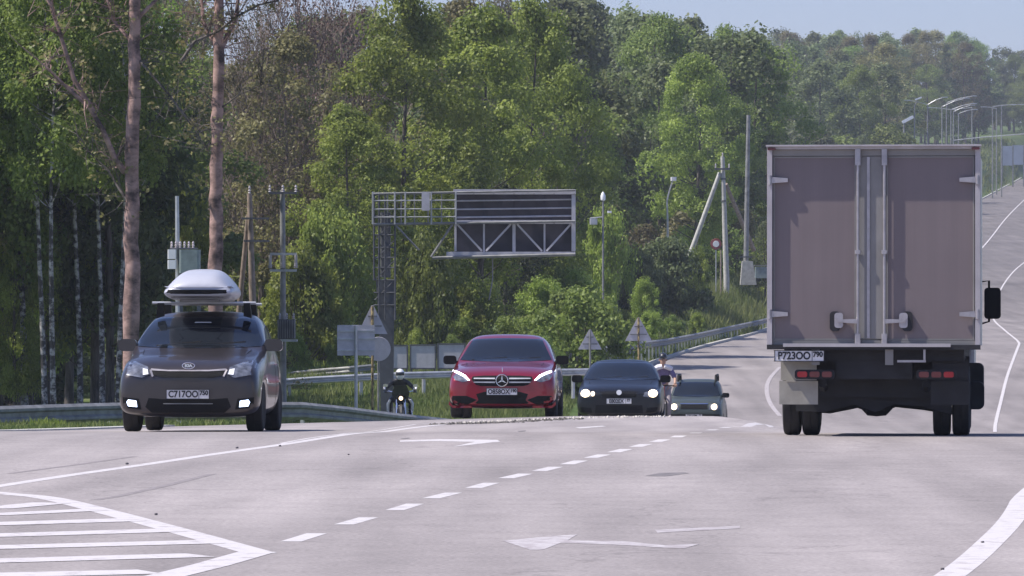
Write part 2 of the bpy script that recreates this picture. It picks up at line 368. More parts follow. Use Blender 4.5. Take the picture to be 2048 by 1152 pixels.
def roff(x, Y):
    o = np.full(len(x), .0); o[0] = -.15; o[-1] = -.15; return o
grid_object('road', rcols, roff, M['asphalt'], r2, len(tcol))

ROADT = None
def RZ(x, y):                              # height of the finished road surface itself
    global ROADT
    if ROADT is None:
        b = bmesh.new(); b.from_mesh(bpy.data.objects['road'].data); ROADT = BVHTree.FromBMesh(b); b.free()
    h = ROADT.ray_cast(Vector((x, y, 200)), Vector((0, 0, -1))); return h[0].z if h[0] else float(H(x, y))
def marking(name, pts, widths, mat=None, lift=.0015, step=.25):
    """painted strip along ground points; width is the strip's true width in metres"""
    P = [Vector((p[0], p[1])) for p in pts]; ws = list(widths) if hasattr(widths, '__len__') else [widths]*len(P)
    for _ in range(2 if len(P) > 4 else 0):            # round the corners off
        a, b = [P[0]], [ws[0]]
        for i in range(len(P)-1):
            a += [P[i].lerp(P[i+1], .25), P[i].lerp(P[i+1], .75)]; b += [ws[i]*.75+ws[i+1]*.25, ws[i]*.25+ws[i+1]*.75]
        P, ws = a+[P[-1]], b+[ws[-1]]
    q, qw = [], []
    for i in range(len(P)-1):
        n = max(1, int((P[i+1]-P[i]).length/step))
        for k in range(n): t = k/n; q.append(P[i].lerp(P[i+1], t)); qw.append(ws[i]*(1-t)+ws[i+1]*t)
    q.append(P[-1]); qw.append(ws[-1]); mb = MB(); vs, fs = [], []
    for i, p in enumerate(q):
        d = (q[min(i+1, len(q)-1)]-q[max(i-1, 0)]).normalized(); nrm = Vector((-d.y, d.x))
        for s in (-.5, .5):
            c = p+nrm*qw[i]*s; vs.append((c.x, c.y, RZ(c.x, c.y)+lift))
    for i in range(len(q)-1): fs.append((2*i, 2*i+1, 2*i+3, 2*i+2))
    mb.add(vs, fs); o = mb.build(name, mat or M['line']); return tag(o, kind='structure')
def mark_poly(name, pix, mat=None, lift=.0018, y1=120):
    """painted shape given by its outline on the ground"""
    pts = [Vector(hit(*p, y1=y1)) for p in pix]; q = []
    for i in range(len(pts)):
        a, b = pts[i], pts[(i+1) % len(pts)]; n = max(1, int((b-a).length/.4))
        for k in range(n): q.append(a.lerp(b, k/n))
    V, E, F, *_ = delaunay_2d_cdt(q, [], [list(range(len(q)))], 1, 1e-5)
    mb = MB(); mb.add([(v.x, v.y, RZ(v.x, v.y)+lift) for v in V], [tuple(f) for f in F])
    o = mb.build(name, mat or M['line']); return tag(o, kind='structure')
def line_px(name, pix, wpx, **k):         # wpx: how wide the strip reads across, turned into metres where it lies
    y1 = k.pop('y1', 120)
    return marking(name, [hit(*p, y1=y1) for p in pix], wpx, **k)

# ---------------------------------------------------------------- markings on the road
line_px('edge_line', [(-160, 998), (0, 972), (150, 949), (300, 928), (450, 905), (600, 885), (715, 868), (830, 854), (930, 845)], .13)
line_px('edge_line', [(560, 887.5), (680, 869), (830, 849), (930, 841.5)], .05, lift=.0022)
isl = [(-200, 966), (0, 987), (70, 992), (120, 1000), (230, 1028), (370, 1065), (500, 1101), (522, 1107)]
line_px('island_outline', isl, .19)
line_px('island_outline', [(515, 1104), (420, 1131), (300, 1160), (100, 1215)], .22, lift=.0022)
for (y0, x1, y1) in ((1016, 105, 1006), (1029, 190, 1020), (1048, 265, 1040), (1071, 345, 1061), (1095, 425, 1084), (1122, 400, 1111), (1151, 300, 1144)):
    line_px('hatch_line', [(-200, y0+4), (0, y0), (x1, y1)], .42 if y0 > 1030 else .3, lift=.0030)
hx = [(608, 1075), (713, 1042), (810, 1014), (885, 991), (965, 971), (1032, 952), (1095, 938), (1148, 925), (1195, 912.5), (1240, 901.5), (1282, 891), (1320, 881.5), (1357, 873), (1392, 866), (1424, 860), (1452, 855), (1478, 851)]
for i, p in enumerate(hx):
    a = Vector(hit(*p)); q = Vector(hit(*hx[min(i+1, len(hx)-1)])) if i < len(hx)-1 else a+(a-Vector(hit(*hx[i-1])))
    d = (q-a).normalized()
    marking('dash_line', [a-d*.5, a+d*.5], .13)
line_px('lane_line', [(1490, 849.5), (1530, 846), (1580, 843)], .12)
mark_poly('arrow_mark', [(905, 894), (1000, 883.5), (995, 880), (880, 878.5), (800, 881), (800, 884), (870, 882.5), (950, 884)])
mark_poly('arrow_mark', [(1005, 1082), (1060, 1100), (1085, 1100), (1122, 1086), (1180, 1088), (1250, 1091), (1330, 1096), (1330, 1091), (1250, 1083), (1135, 1081), (1155, 1069), (1100, 1073)], M['line_arrow'])
mark_poly('worn_mark', [(1330, 1091), (1330, 1096), (1370, 1097), (1400, 1088), (1370, 1089)], M['line_worn'])
mark_poly('worn_mark', [(1310, 1060), (1480, 1052), (1480, 1057), (1315, 1066)], M['line_worn'])
mark_poly('small_mark', [(1150, 855), (1205, 851.5), (1212, 853), (1160, 857)])
line_px('edge_line', [(2130, 930), (2048, 992), (2035, 1022), (2015, 1050), (1985, 1080), (1945, 1118), (1895, 1156), (1820, 1205)], [.17, .17, .17, .17, .17, .17, .17, .17])
mark_poly('tar_patch', [(1290, 952), (1320, 946), (1370, 945), (1378, 947), (1330, 953)], M['patch'])
mark_poly('tar_patch', [(800, 877), (818, 875.5), (820, 877), (806, 878.5)], M['patch'])
mark_poly('tar_patch', [(1035, 862), (1052, 861), (1050, 863), (1038, 864)], M['patch'])
line_px('tyre_mark', [(190, 1000), (230, 994), (330, 972), (425, 948)], .07, mat=M['rubber_mark'])
line_px('tyre_mark', [(20, 947), (150, 930), (270, 913)], .06, mat=M['rubber_mark'])
for q, w_ in ((((700, 1150), (1060, 1010), (1420, 890)), .5), (((1500, 1130), (1660, 990), (1700, 900)), .4)):
    pass
# far side of the dip and the hill
marking('edge_line', [(X(1990, 158), 158), (X(1990, 165), 165), (X(1998, 178), 178), (X(2012, 200), 200), (X(2026, 225), 225), (X(2036, 250), 250), (X(2040, 265), 265), (X(2010, 300), 300), (X(1988, 325), 325), (X(1984, 345), 345),
         (X(1996, 385), 385), (X(2022, 430), 430), (X(2048, 460), 460), (X(2090, 500), 500)], [.12]*5+[.13]*9, step=2, lift=.012)
marking('lane_line', [(X(1962, 500), 500), (X(1982, 540), 540), (X(2010, 620), 620), (X(2040, 700), 700), (X(2060, 760), 760)], .16, step=4, lift=.03)
marking('lane_line', [(X(1560, 172), 172), (X(1542, 180), 180), (X(1532, 190), 190), (X(1536, 200), 200), (X(1560, 215), 215)], .16, step=2, lift=.012, mat=M['line_worn'])
# lane edge near the crest (pale) and the row of loose stones along it
line_px('edge_line', [(930, 846), (1060, 842), (1130, 840), (1200, 836)], .08, lift=.0026)

rnd = random.Random(3)
def stones(name, pts, n, spread, mats):
    mb = MB()
    for _ in range(n):
        t = rnd.random()*(len(pts)-1); i = int(t); a = Vector(pts[i]).lerp(Vector(pts[i+1]), t-i)
        x = a.x+rnd.gauss(0, spread*1.0); y = a.y+rnd.gauss(0, spread*.6); r = rnd.uniform(.008, .04)**1.0*rnd.uniform(.5, 1)
        z = float(H(x, y)); vs = [(x+r*rnd.uniform(.6, 1.4)*c, y+r*rnd.uniform(.6, 1.4)*s, z+h*r) for (c, s, h) in ((1, 0, .1), (0, 1, .1), (-1, 0, .1), (0, -1, .1), (0, 0, 1.1), (0, 0, -.6))]
        mb.add(vs, [(0, 1, 4), (1, 2, 4), (2, 3, 4), (3, 0, 4), (1, 0, 5), (2, 1, 5), (3, 2, 5), (0, 3, 5)])
    o = mb.build(name, mats); return tag(o, kind='stuff', label='loose stones and grit scattered on the road crest', cat='gravel')
stones('gravel', [hit(900, 849), hit(1000, 846), hit(1140, 838)], 420, .15, pm('loose_stone_dark', (.12, .11, .10), .9, var=.5, scale=12))
stones('gravel', [hit(930, 846), hit(1060, 841), hit(1140, 837), hit(1330, 834)], 450, .12, pm('loose_stone_pale', (.5, .46, .42), .9, var=.3, scale=12))
mbp = MB()
for (px, py, s, sw) in ((474, 897, .028, 'just above the long edge line in front of the brown car'), (254, 929, .028, 'above the edge line at the left'), (312, 1030, .022, 'beside the hatched island outline'), (697, 910, .018, 'alone on the open lane in the middle'), (560, 893, .025, 'on the edge line below the guardrail end'), (1965, 1086, .02, 'beside the curved line at the right, upper one'), (1885, 1140, .02, 'beside the curved line at the right, lower one')):
    x, y = hit(px, py); mbp = MB(); z = float(H(x, y)); mbp.box((x, y, z+s*.3), (s, s*.8, s*.6), (0, 0, .6))
    tag(mbp.build('stone', M['patch'], bevel=s*.15), 'small dark stone '+sw, 'stone', 'small stones lying on the road')

# ---------------------------------------------------------------- vehicles
def loft_body(st, name, mat, parent):
    """st: stations front to back: y, z0 (floor), zl (lip), wl, wm, zb (belt), wb, zt (top), wt, crown"""
    bm = bmesh.new(); ringsv = []
    for (y, z0, zl, wl, wm, zb, wb, zt, wt, cr) in st:
        half = [(0, z0), (wl*.75, z0), (wl, zl), (wm, zl+(zb-zl)*.45), (wb, zb), ((wb+wt)/2+.015, (zb+zt)/2), (wt, zt-.02), (wt*.62, zt+cr*.7), (0, zt+cr)]
        pts = half+[(-a, b) for a, b in half[-2:0:-1]]
        ringsv.append([bm.verts.new((a, y, b)) for a, b in pts])
    n = len(ringsv[0])
    for i in range(len(ringsv)-1):
        for k in range(n): bm.faces.new((ringsv[i][k], ringsv[i][(k+1) % n], ringsv[i+1][(k+1) % n], ringsv[i+1][k]))
    for rg in (ringsv[0], ringsv[-1]):       # caps of quads
        h = n//2
        for k in range(h):
            a, b, c, d = rg[k], rg[k+1], rg[(n-k-1) % n], rg[(n-k) % n]
            vs = [];
            for v in (a, b, c, d):
                if v not in vs: vs.append(v)
            if len(vs) >= 3: bm.faces.new(vs)
    bmesh.ops.recalc_face_normals(bm, faces=bm.faces)
    me = bpy.data.meshes.new(name); bm.to_mesh(me); bm.free()
    o = bpy.data.objects.new(name, me); COL.objects.link(o); md = o.modifiers.new('s', 'SUBSURF'); md.levels = 3; md.render_levels = 3
    me2 = bpy.data.meshes.new_from_object(o.evaluated_get(bpy.context.evaluated_depsgraph_get()))
    o.modifiers.clear(); o.data = me2; me2.name = name; me2.materials.clear(); me2.materials.append(mat)
    me2.polygons.foreach_set('use_smooth', [True]*len(me2.polygons)); o.parent = parent
    bm = bmesh.new(); bm.from_mesh(me2); tree = BVHTree.FromBMesh(bm); bm.free()
    return o, tree
def patch(tree, poly, name, mat, parent, view='f', side=1, out=.006, thick=.03, step=.05, tilt=0, bulge=0):
    """piece of trim with the outline poly, following the body's surface, standing 'out' proud of it
       view f: outline in (x, z) seen from the front; s: outline in (y, z) seen from a side; r: from the rear; t: (x, y) from above"""
    P = [Vector(p) for p in poly]; q = []
    for i in range(len(P)):
        a, b = P[i], P[(i+1) % len(P)]; n = max(1, int((b-a).length/step))
        for k in range(n): q.append(a.lerp(b, k/n))
    nb = len(q); x0, x1 = min(v.x for v in P), max(v.x for v in P); y0, y1 = min(v.y for v in P), max(v.y for v in P)
    ext = []
    a = x0+step/2
    while a < x1:
        b = y0+step/2
        while b < y1:
            if min((Vector((a, b))-e).length for e in q) > step*.45: ext.append(Vector((a, b)))
            b += step
        a += step
    V, E, F, *_ = delaunay_2d_cdt(q+ext, [], [list(range(nb))], 1, 1e-5)
    ids = sorted({i for f in F for i in f}); mp_ = {a: b for b, a in enumerate(ids)}; V = [V[i] for i in ids]; F = [[mp_[i] for i in f] for f in F]
    D = {'f': Vector((0, 1, 0)), 's': Vector((-side, 0, 0)), 'r': Vector((0, -1, 0)), 't': Vector((0, 0, -1))}[view]
    pts = []; last = None
    for v in V:
        o = {'f': Vector((v.x, -6, v.y)), 's': Vector((6*side, v.x, v.y)), 'r': Vector((v.x, 12, v.y)), 't': Vector((v.x, v.y, 6))}[view]
        h = tree.ray_cast(o, D)
        if h[0] is None:
            h = tree.find_nearest({'f': Vector((v.x, .1, v.y)), 's': Vector((side*.62, v.x, v.y)), 'r': Vector((v.x, 4, v.y)), 't': Vector((v.x, v.y, 1))}[view])
            loc = h[0]; pts.append(o+D*(D.dot(loc)-D.dot(o))-D*out)
        else: pts.append(h[0]-D*out)
    m = len(pts); mb = MB(); vs = pts+[p+D*(thick+out) for p in pts]; fs = [tuple(f) for f in F]+[tuple(i+m for i in f[::-1]) for f in F]
    cnt = {}
    for f in F:
        for i in range(len(f)):
            e = (f[i], f[(i+1) % len(f)]); cnt[e] = cnt.get(e, 0)+1
    for (a, b) in list(cnt):
        if (b, a) not in cnt: fs.append((a, b, b+m, a+m))
    mb.add(vs, fs); return mb.build(name, mat, parent, smooth=True)
def wheel(parent, x, y, r, wd, side, rimmat=None, name='wheel'):
    hub = MB().lathe([(.05, -wd*.1), (r*.6, -wd*.12), (r*.62, wd*.2), (r*.66, wd*.32), (r*.6, wd*.34), (r*.55, wd*.2), (r*.2, wd*.24), (.03, wd*.3)], axis='x')
    h = hub.build(name, rimmat or M['galv'], parent, smooth=True); h.location = (x, y, r); h.rotation_euler = (0, 0, 0 if side > 0 else math.pi)
    t = MB().lathe([(r*.64, -wd*.42), (r*.9, -wd*.5), (r*.975, -wd*.44), (r, -wd*.3), (r, -wd*.02), (r*.985, 0), (r, wd*.02), (r, wd*.3), (r*.975, wd*.44), (r*.9, wd*.5), (r*.64, wd*.42)], axis='x', n=36)
    t.build('tyre', M['rubber'], h, smooth=True)
    sp = MB()
    for k in range(5):
        a = 2*math.pi*k/5; sp.box((wd*.3, math.cos(a)*r*.36, math.sin(a)*r*.36), (.03, r*.5, .07), (a, 0, 0))
    sp.build('spokes', M['chrome'], h)
    return h
def mirror_sym(poly): return [(-x, z) for x, z in poly][::-1]
def place(px, Y, L, yaw, front=True):
    """front of the vehicle stands at photograph column px and distance Y; empty sits at its middle on the road"""
    f = Vector((X(px, Y), Y)); c = f+Vector((-math.sin(yaw), math.cos(yaw)))*L/2
    a = float(H(f.x, f.y+.8)); u = Vector((-math.sin(yaw), math.cos(yaw))); b = float(H(*(f+u*(L-.9))))
    return (c.x, c.y, (a+b)/2), (math.atan2(b-a, L-1.7), 0, yaw)
def plate(parent, x, y, z, body, wd=.52, h=.112, region='', rear=False):
    p = MB().rbox((0, 0, 0), (wd, .012, h), .012, axis='y').build('number_plate', M['plate'], parent); p.location = (x, y, z)
    fr = MB()
    for s in (-1, 1): fr.box((0, -.001, s*(h/2)), (wd+.02, .018, .007)); fr.box((s*(wd/2), -.001, 0), (.008, .018, h))
    fr.build('plate_frame', M['ink'], p)
    text_mesh(body, h*.98, 'plate_letters', M['ink'], p, (-.055*wd/.52, -.0085, -.002), sx=.86)
    text_mesh(region, h*.68, 'plate_region', M['ink'], p, (.195*wd/.52, -.0085, .014), sx=.9)
    MB().box((.135*wd/.52, -.008, 0), (.005, .004, h)).build('plate_divider', M['ink'], p)
    return p
def star_emblem(parent, x, y, z, r):
    mb = MB(); ring = [(x+r*math.cos(a), y, z+r*math.sin(a)) for a in np.linspace(0, 2*math.pi, 25)]
    mb.tube(ring, r*.09, 6)
    for k in range(3):
        a = math.pi/2+k*2*math.pi/3; mb.prism([(x+r*.16*math.cos(a+1.9), z+r*.16*math.sin(a+1.9)), (x+r*.97*math.cos(a), z+r*.97*math.sin(a)), (x+r*.16*math.cos(a-1.9), z+r*.16*math.sin(a-1.9))], y-.01, y+.01)
    return mb.build('emblem', M['chrome'], parent)
def door_mirror(parent, x, y, z, side, wd=.22, h=.15, mat=None):
    mb = MB().rbox((x+side*wd/2, y, z), (wd, .12, h), .05, axis='y'); mb.tube([(x-side*.12, y+.05, z-.06), (x+side*.06, y+.02, z-.03)], .028, 8)
    return mb.build('door_mirror', mat or M['black'], parent, smooth=True)
def wipers(parent, tree, zc, wd, name='wiper'):
    for (a, b) in ((-.52, .02), (.02, .52)):
        pts = [(a*wd, zc), (a*wd+.02, zc-.018), (b*wd, zc+.03), (b*wd, zc+.045)]
        patch(tree, pts, name, M['black'], parent, out=.02, thick=.01)

# station: y, z0, zl, wl, wm, zb, wb, zt, wt, crown
def sedan_stations(L, Wd, Hh, hood=.80, cowl=.98, bluff=0.0, tail='sedan', fl=.17, cab=1.0):
    w_ = Wd/2
    st = [(0.0, .24, .28, w_*.78, w_*.84, .58, w_*.82, .65, w_*.70, .0),
          (.05, .20, .25, w_*.92, w_*.97, .62, w_*.94, hood-.10, w_*.80, .0),
          (.20, fl+.01, .22, w_*.98, w_*1.0, .66, w_*.98, hood-.02, w_*.86, .012),
          (.42, fl, .26, w_*.97, w_*1.0, .70, w_*.97, hood+.03, w_*.88, .02),
          (.52, .22, .58, w_*.97, w_*1.0, .74, w_*.975, hood+.05, w_*.88, .025),
          (1.12, .22, .58, w_*.97, w_*1.0, .82, w_*.975, (hood+cowl)/2+.03, w_*.87, .03),
          (1.24, fl, .26, w_*.97, w_*1.0, .85, w_*.975, cowl-.05, w_*.87, .03),
          (1.45, fl, .24, w_*.97, w_*1.0, .88, w_*.97, cowl, w_*.86, .03),
          (1.75, fl, .24, w_*.97, w_*1.0, .90, w_*.965, cowl+.19, w_*.80, .03),
          (2.25, fl, .24, w_*.97, w_*1.0, .92, w_*.96, Hh-.03, w_*.71, .035),
          (2.70, fl, .24, w_*.97, w_*1.0, .93, w_*.96, Hh-.01, w_*.70, .03),
          (3.25, fl, .25, w_*.97, w_*1.0, .94, w_*.96, Hh-.04, w_*.69, .025),
          (L-1.22, .22, .58, w_*.97, w_*1.0, .95, w_*.955, Hh-.17, w_*.62, .02),
          (L-.62, .22, .58, w_*.96, w_*.99, .96, w_*.94, (Hh-.32 if tail != 'sedan' else 1.07), w_*.66, .02),
          (L-.50, .22, .28, w_*.95, w_*.98, .96, w_*.93, (Hh-.40 if tail != 'sedan' else 1.05), w_*.68, .015),
          (L-.12, .24, .30, w_*.90, w_*.95, .90, w_*.88, 1.0, w_*.66, .01),
          (L, .36, .42, w_*.74, w_*.80, .74, w_*.76, .84, w_*.60, 0)]
    st = [q if i < 7 or i > 13 else q[:8]+(min(q[8]*cab, w_*.95), q[9]) for i, q in enumerate(st)]
    return st
def common_car(root, L, Wd, Hh, tree, wb=2.6, r=.31, ws_z0=1.0, ws_z1=1.38, ws_w0=.74, ws_w1=.56, xr=.86, rear_h=None):
    w_ = Wd/2
    n = 8; top = [(ws_w1*(1-2*i/n), ws_z1+.02*(1-(1-2*i/n)**2)) for i in range(n+1)]
    bot = [(-ws_w0*(1-2*i/n), ws_z0-.035*(1-abs(1-2*i/n)**2)) for i in range(n+1)]
    ws_ = patch(tree, top+bot, 'windshield', M['glass'], root, out=.014, thick=.03)
    for s in (-1, 1):
        sm = [(s*.60, ws_z0-.18), (s*.66, ws_z0-.05), (s*.67, ws_z0-.05), (s*.61, ws_z0-.18)]; patch(tree, sm, 'hood_gap', M['black'], root, out=.002, thick=.01)
        patch(tree, [(1.80, ws_z0+.02), (2.42, Hh-.20), (2.62, Hh-.17), (2.62, ws_z0)], 'side_window', M['glass'], root, 's', s)
        patch(tree, [(2.70, ws_z0), (2.70, Hh-.17), (3.05, Hh-.19), (L-1.12, Hh-.30), (L-1.15, ws_z0+.02)], 'side_window', M['glass'], root, 's', s)
        patch(tree, [(2.64, .34), (2.64, .98), (2.655, .98), (2.655, .34)], 'door_gap', M['black'], root, 's', s, out=.002)
        patch(tree, [(2.3, .84), (2.3, .87), (2.52, .87), (2.52, .84)], 'door_handle', M['chrome'], root, 's', s, out=.03)
        for yy, nm in ((xr, 'f'), (xr+wb, 'r')): wheel(root, s*(w_-.115), yy, r, .205, s)
    patch(tree, [(.5, Hh-.14), (-.5, Hh-.14), (-.56, 1.12), (.56, 1.12)], 'rear_window', M['glass'], root, 'r')
    for s in (-1, 1): patch(tree, [(s*.52, .80), (s*.80, .78), (s*.80, .95), (s*.52, .95)][::s], 'tail_light', M['red_lens'], root, 'r')
    MB().box((0, L*.5, .26), (Wd*.8, L*.86, .1)).build('underbody', M['chassis'], root)
    for yy in (xr, xr+wb): MB().box((0, yy, .42), (Wd*.86, .62, .3)).build('wheel_well', M['chassis'], root)
def shift(root, L):      # vehicle is modelled with its nose at y = 0; move the parts so the empty is in its middle
    for c in root.children: c.location.y -= L/2

# --- dark brown hatchback with the roof box (left)
L = 4.15; yawA = -.032
loc, rot = place(376, 60.6, L, yawA)
A = empty('hatchback', loc, rot, 'dark brown car with lit fog lamps carrying a pale roof box at the left', 'car')
body, T = loft_body(sedan_stations(L, 1.74, 1.50, hood=.86, cowl=1.06, tail='hatch', cab=1.09), 'body', M['carA'], A)
common_car(A, L, 1.74, 1.50, T, wb=2.57, r=.315, ws_z0=1.06, ws_z1=1.42, ws_w0=.80, ws_w1=.62, xr=.80)
hl = [(.47, .70), (.56, .655), (.76, .69), (.82, .77), (.82, .88), (.68, .86), (.50, .79)]
for s in (1, -1):
    pl = hl if s > 0 else mirror_sym(hl)
    h_ = patch(T, pl, 'headlight', M['lens'], A, out=.012, thick=.04)
    q = [(.485, .70), (.55, .69), (.56, .77), (.50, .76)]
    patch(T, q if s > 0 else mirror_sym(q), 'reflector', M['white'], h_, out=.02, thick=.01)
    fl_ = [(.62, .30), (.73, .31), (.75, .36), (.73, .39), (.63, .375)]
    patch(T, fl_ if s > 0 else mirror_sym(fl_), 'fog_lamp', M['fog'], A, out=.015, thick=.03)
    sr = [(.57, .27), (.79, .29), (.80, .42), (.60, .40)]
    patch(T, sr if s > 0 else mirror_sym(sr), 'fog_surround', M['black'], A, out=.005)
    door_mirror(A, s*.80, 1.62, 1.07, s, mat=M['carA'])
gr = [(.45, .745), (.42, .685), (.30, .655), (-.30, .655), (-.42, .685), (-.45, .745), (-.25, .735), (.25, .735)]
g = patch(T, gr, 'grille', M['black'], A, out=.008)
patch(T, [(.46, .77), (.45, .745), (.25, .735), (-.25, .735), (-.45, .745), (-.46, .77), (-.25, .752), (.25, .752)], 'grille_trim', M['hinge'], g, out=.016, thick=.012)
for s in (1, -1):
    q = [(.455, .76), (.475, .75), (.44, .665), (.42, .675)]; patch(T, q if s > 0 else mirror_sym(q), 'grille_trim', M['hinge'], g, out=.018, thick=.012)
patch(T, [(.48, .41), (.52, .30), (.44, .23), (-.44, .23), (-.52, .30), (-.48, .41), (-.30, .395), (.30, .395)], 'lower_intake', M['black'], A, out=.006)
patch(T, [(.30, .345), (.30, .335), (-.30, .335), (-.30, .345)], 'intake_slat', M['galv_dark'], A, out=.02, thick=.01)
em = MB(); em.tube([(.075*math.cos(a), -.0, .80+.037*math.sin(a)) for a in np.linspace(0, 2*math.pi, 21)], .006, 6)
e_ = em.build('emblem', M['chrome'], A); e_.location.y = .045
text_mesh('KIA', .045, 'emblem_letters', M['chrome'], e_, (0, -.004, .80), sx=1.25, ext=.003)
patch(T, [(.66, 1.075), (.66, 1.06), (-.66, 1.06), (-.66, 1.075), (-.3, 1.045), (.3, 1.045)], 'cowl_panel', M['black'], A, out=.006)
plate(A, 0, -.035, .455, 'C717OO', region='750')
wipers(A, T, 1.075, 1.1)
for s in (-1, 1):                                   # roof rails' feet and the two cross bars
    pass
for yy in (2.05, 2.95):
    b = MB().rbox((0, yy, 1.605), (1.30, .06, .032), .014, axis='x').build('roof_bar', M['galv'], A)
    for s in (-1, 1):
        MB().prism([(s*.50, 1.44), (s*.60, 1.41), (s*.58, 1.60), (s*.50, 1.60)][::s], yy-.05, yy+.05).build('bar_foot', M['black'], b)
mm = MB().rbox((0, 1.93, 1.335), (.22, .02, .06), .02, axis='y').build('rear_view_mirror', M['galv'], A)
shift(A, L)
# roof box on the bars: a thing of its own
def roof_box():
    rootb = empty('roof_box', (0, 0, 0), (0, 0, 0), 'pale grey tapered roof box strapped on top of the dark brown car', 'roof box')
    st = []
    for (y, hw, z0, z1, sh) in ((0, .36, .08, .16, .6), (.06, .425, .03, .24, .62), (.35, .435, .0, .35, .60), (.9, .435, -.01, .40, .56), (1.3, .435, -.01, .40, .56), (1.65, .41, .02, .36, .6), (1.85, .33, .08, .26, .6)):
        st.append([(0, y, z0), (hw*.80, y, z0), (hw*1.0, y, z0+(z1-z0)*.18), (hw*1.02, y, z0+(z1-z0)*.36), (hw*.88, y, z0+(z1-z0)*.6), (hw*sh, y, z1-.01), (hw*.35, y, z1+.012), (0, y, z1+.018)])
    bm = bmesh.new(); rg = []
    for r_ in st:
        pts = r_+[(-x, y, z) for x, y, z in r_[-2:0:-1]]; rg.append([bm.verts.new(p) for p in pts])
    n = len(rg[0])
    for i in range(len(rg)-1):
        for k in range(n): bm.faces.new((rg[i][k], rg[i][(k+1) % n], rg[i+1][(k+1) % n], rg[i+1][k]))
    bm.faces.new(rg[0]); bm.faces.new(rg[-1]); bmesh.ops.recalc_face_normals(bm, faces=bm.faces)
    me = bpy.data.meshes.new('shell'); bm.to_mesh(me); bm.free(); o = bpy.data.objects.new('shell', me); COL.objects.link(o)
    o.modifiers.new('s', 'SUBSURF').levels = 2
    me2 = bpy.data.meshes.new_from_object(o.evaluated_get(bpy.context.evaluated_depsgraph_get())); o.modifiers.clear(); o.data = me2
    me2.materials.clear(); me2.materials.append(M['roofbox']); me2.polygons.foreach_set('use_smooth', [True]*len(me2.polygons)); o.parent = rootb; me2.name = 'lid'; o.name = 'lid'
    bm = bmesh.new(); bm.from_mesh(me2); t_ = BVHTree.FromBMesh(bm); bm.free()
    patch(t_, [(.36, .03), (.41, .09), (.41, .13), (-.41, .13), (-.41, .09), (-.36, .03), (-.28, .015), (.28, .015)], 'base_tray', M['black'], rootb, out=.012, thick=.05)
    patch(t_, [(.42, .16), (.42, .175), (-.42, .175), (-.42, .16)], 'lid_rib', M['roofbox'], rootb, out=.012, thick=.03)
    MB().box((0, .95, -.005), (.5, 1.2, .03)).build('mounting_plate', M['galv_dark'], rootb)
    return rootb
RB = roof_box()
mw = Matrix.Translation(loc) @ Euler(rot).to_matrix().to_4x4()
RB.location = mw @ Vector((-.05, 1.62-L/2, 1.63)); RB.rotation_euler = rot
for c in RB.children: pass

# --- red saloon
L = 4.69; yawR = -.042
loc, rot = place(1004, 84.6, L, yawR)
Rr = empty('saloon_car', loc, rot, 'glossy red saloon car with lit eyebrow headlights on the road crest', 'car')
body, T = loft_body(sedan_stations(L, 1.84, 1.455, hood=.80, cowl=.99, fl=.16), 'body', M['carR'], Rr)
common_car(Rr, L, 1.84, 1.455, T, wb=2.84, r=.33, ws_z0=1.0, ws_z1=1.37, ws_w0=.79, ws_w1=.60, xr=.84)
for s in (1, -1):
    f = (lambda p: p) if s > 0 else mirror_sym
    h_ = patch(T, f([(.56, .63), (.66, .60), (.80, .64), (.87, .74), (.88, .81), (.76, .77), (.64, .71)]), 'headlight', M['lens'], Rr, out=.010, thick=.04)
    patch(T, f([(.545, .635), (.58, .635), (.66, .70), (.77, .755), (.875, .79), (.878, .825), (.75, .785), (.63, .725)]), 'lamp_eyebrow', M['drl'], h_, out=.022, thick=.012)
    patch(T, f([(.42, .30), (.60, .37), (.84, .37), (.86, .33), (.84, .22), (.58, .22)]), 'bumper_intake', M['black'], Rr, out=.006)
    patch(T, f([(.52, .205), (.84, .205), (.90, .28), (.91, .22), (.84, .165), (.50, .165)]), 'bumper_lip', M['carR'], Rr, out=.03, thick=.04)
    door_mirror(Rr, s*.86, 1.58, 1.0, s)
g = patch(T, [(.50, .70), (.52, .65), (.45, .56), (.36, .535), (-.36, .535), (-.45, .56), (-.52, .65), (-.50, .70), (-.3, .715), (.3, .715)], 'grille', M['black'], Rr, out=.008)
for zz in (.665, .60):
    patch(T, [(.48, zz+.011), (.48, zz-.008), (.12, zz-.012), (.12, zz+.012)], 'grille_bar', M['galv'], g, out=.02, thick=.012)
    patch(T, [(-.48, zz+.011), (-.48, zz-.008), (-.12, zz-.012), (-.12, zz+.012)][::-1], 'grille_bar', M['galv'], g, out=.02, thick=.012)
star_emblem(Rr, 0, -.035, .63, .10)
patch(T, [(.44, .40), (.40, .30), (.50, .20), (.40, .165), (-.40, .165), (-.50, .20), (-.40, .30), (-.44, .40), (-.3, .44), (.3, .44)], 'lower_intake', M['black'], Rr, out=.007)
plate(Rr, 0, -.045, .44, 'O858OX', region='190')
wipers(Rr, T, 1.01, 1.15)
MB().tube([(0, .10, .775), (0, .10, .83), (0, .11, .85)], .006, 6).build('hood_ornament', M['chrome'], Rr)
shift(Rr, L)

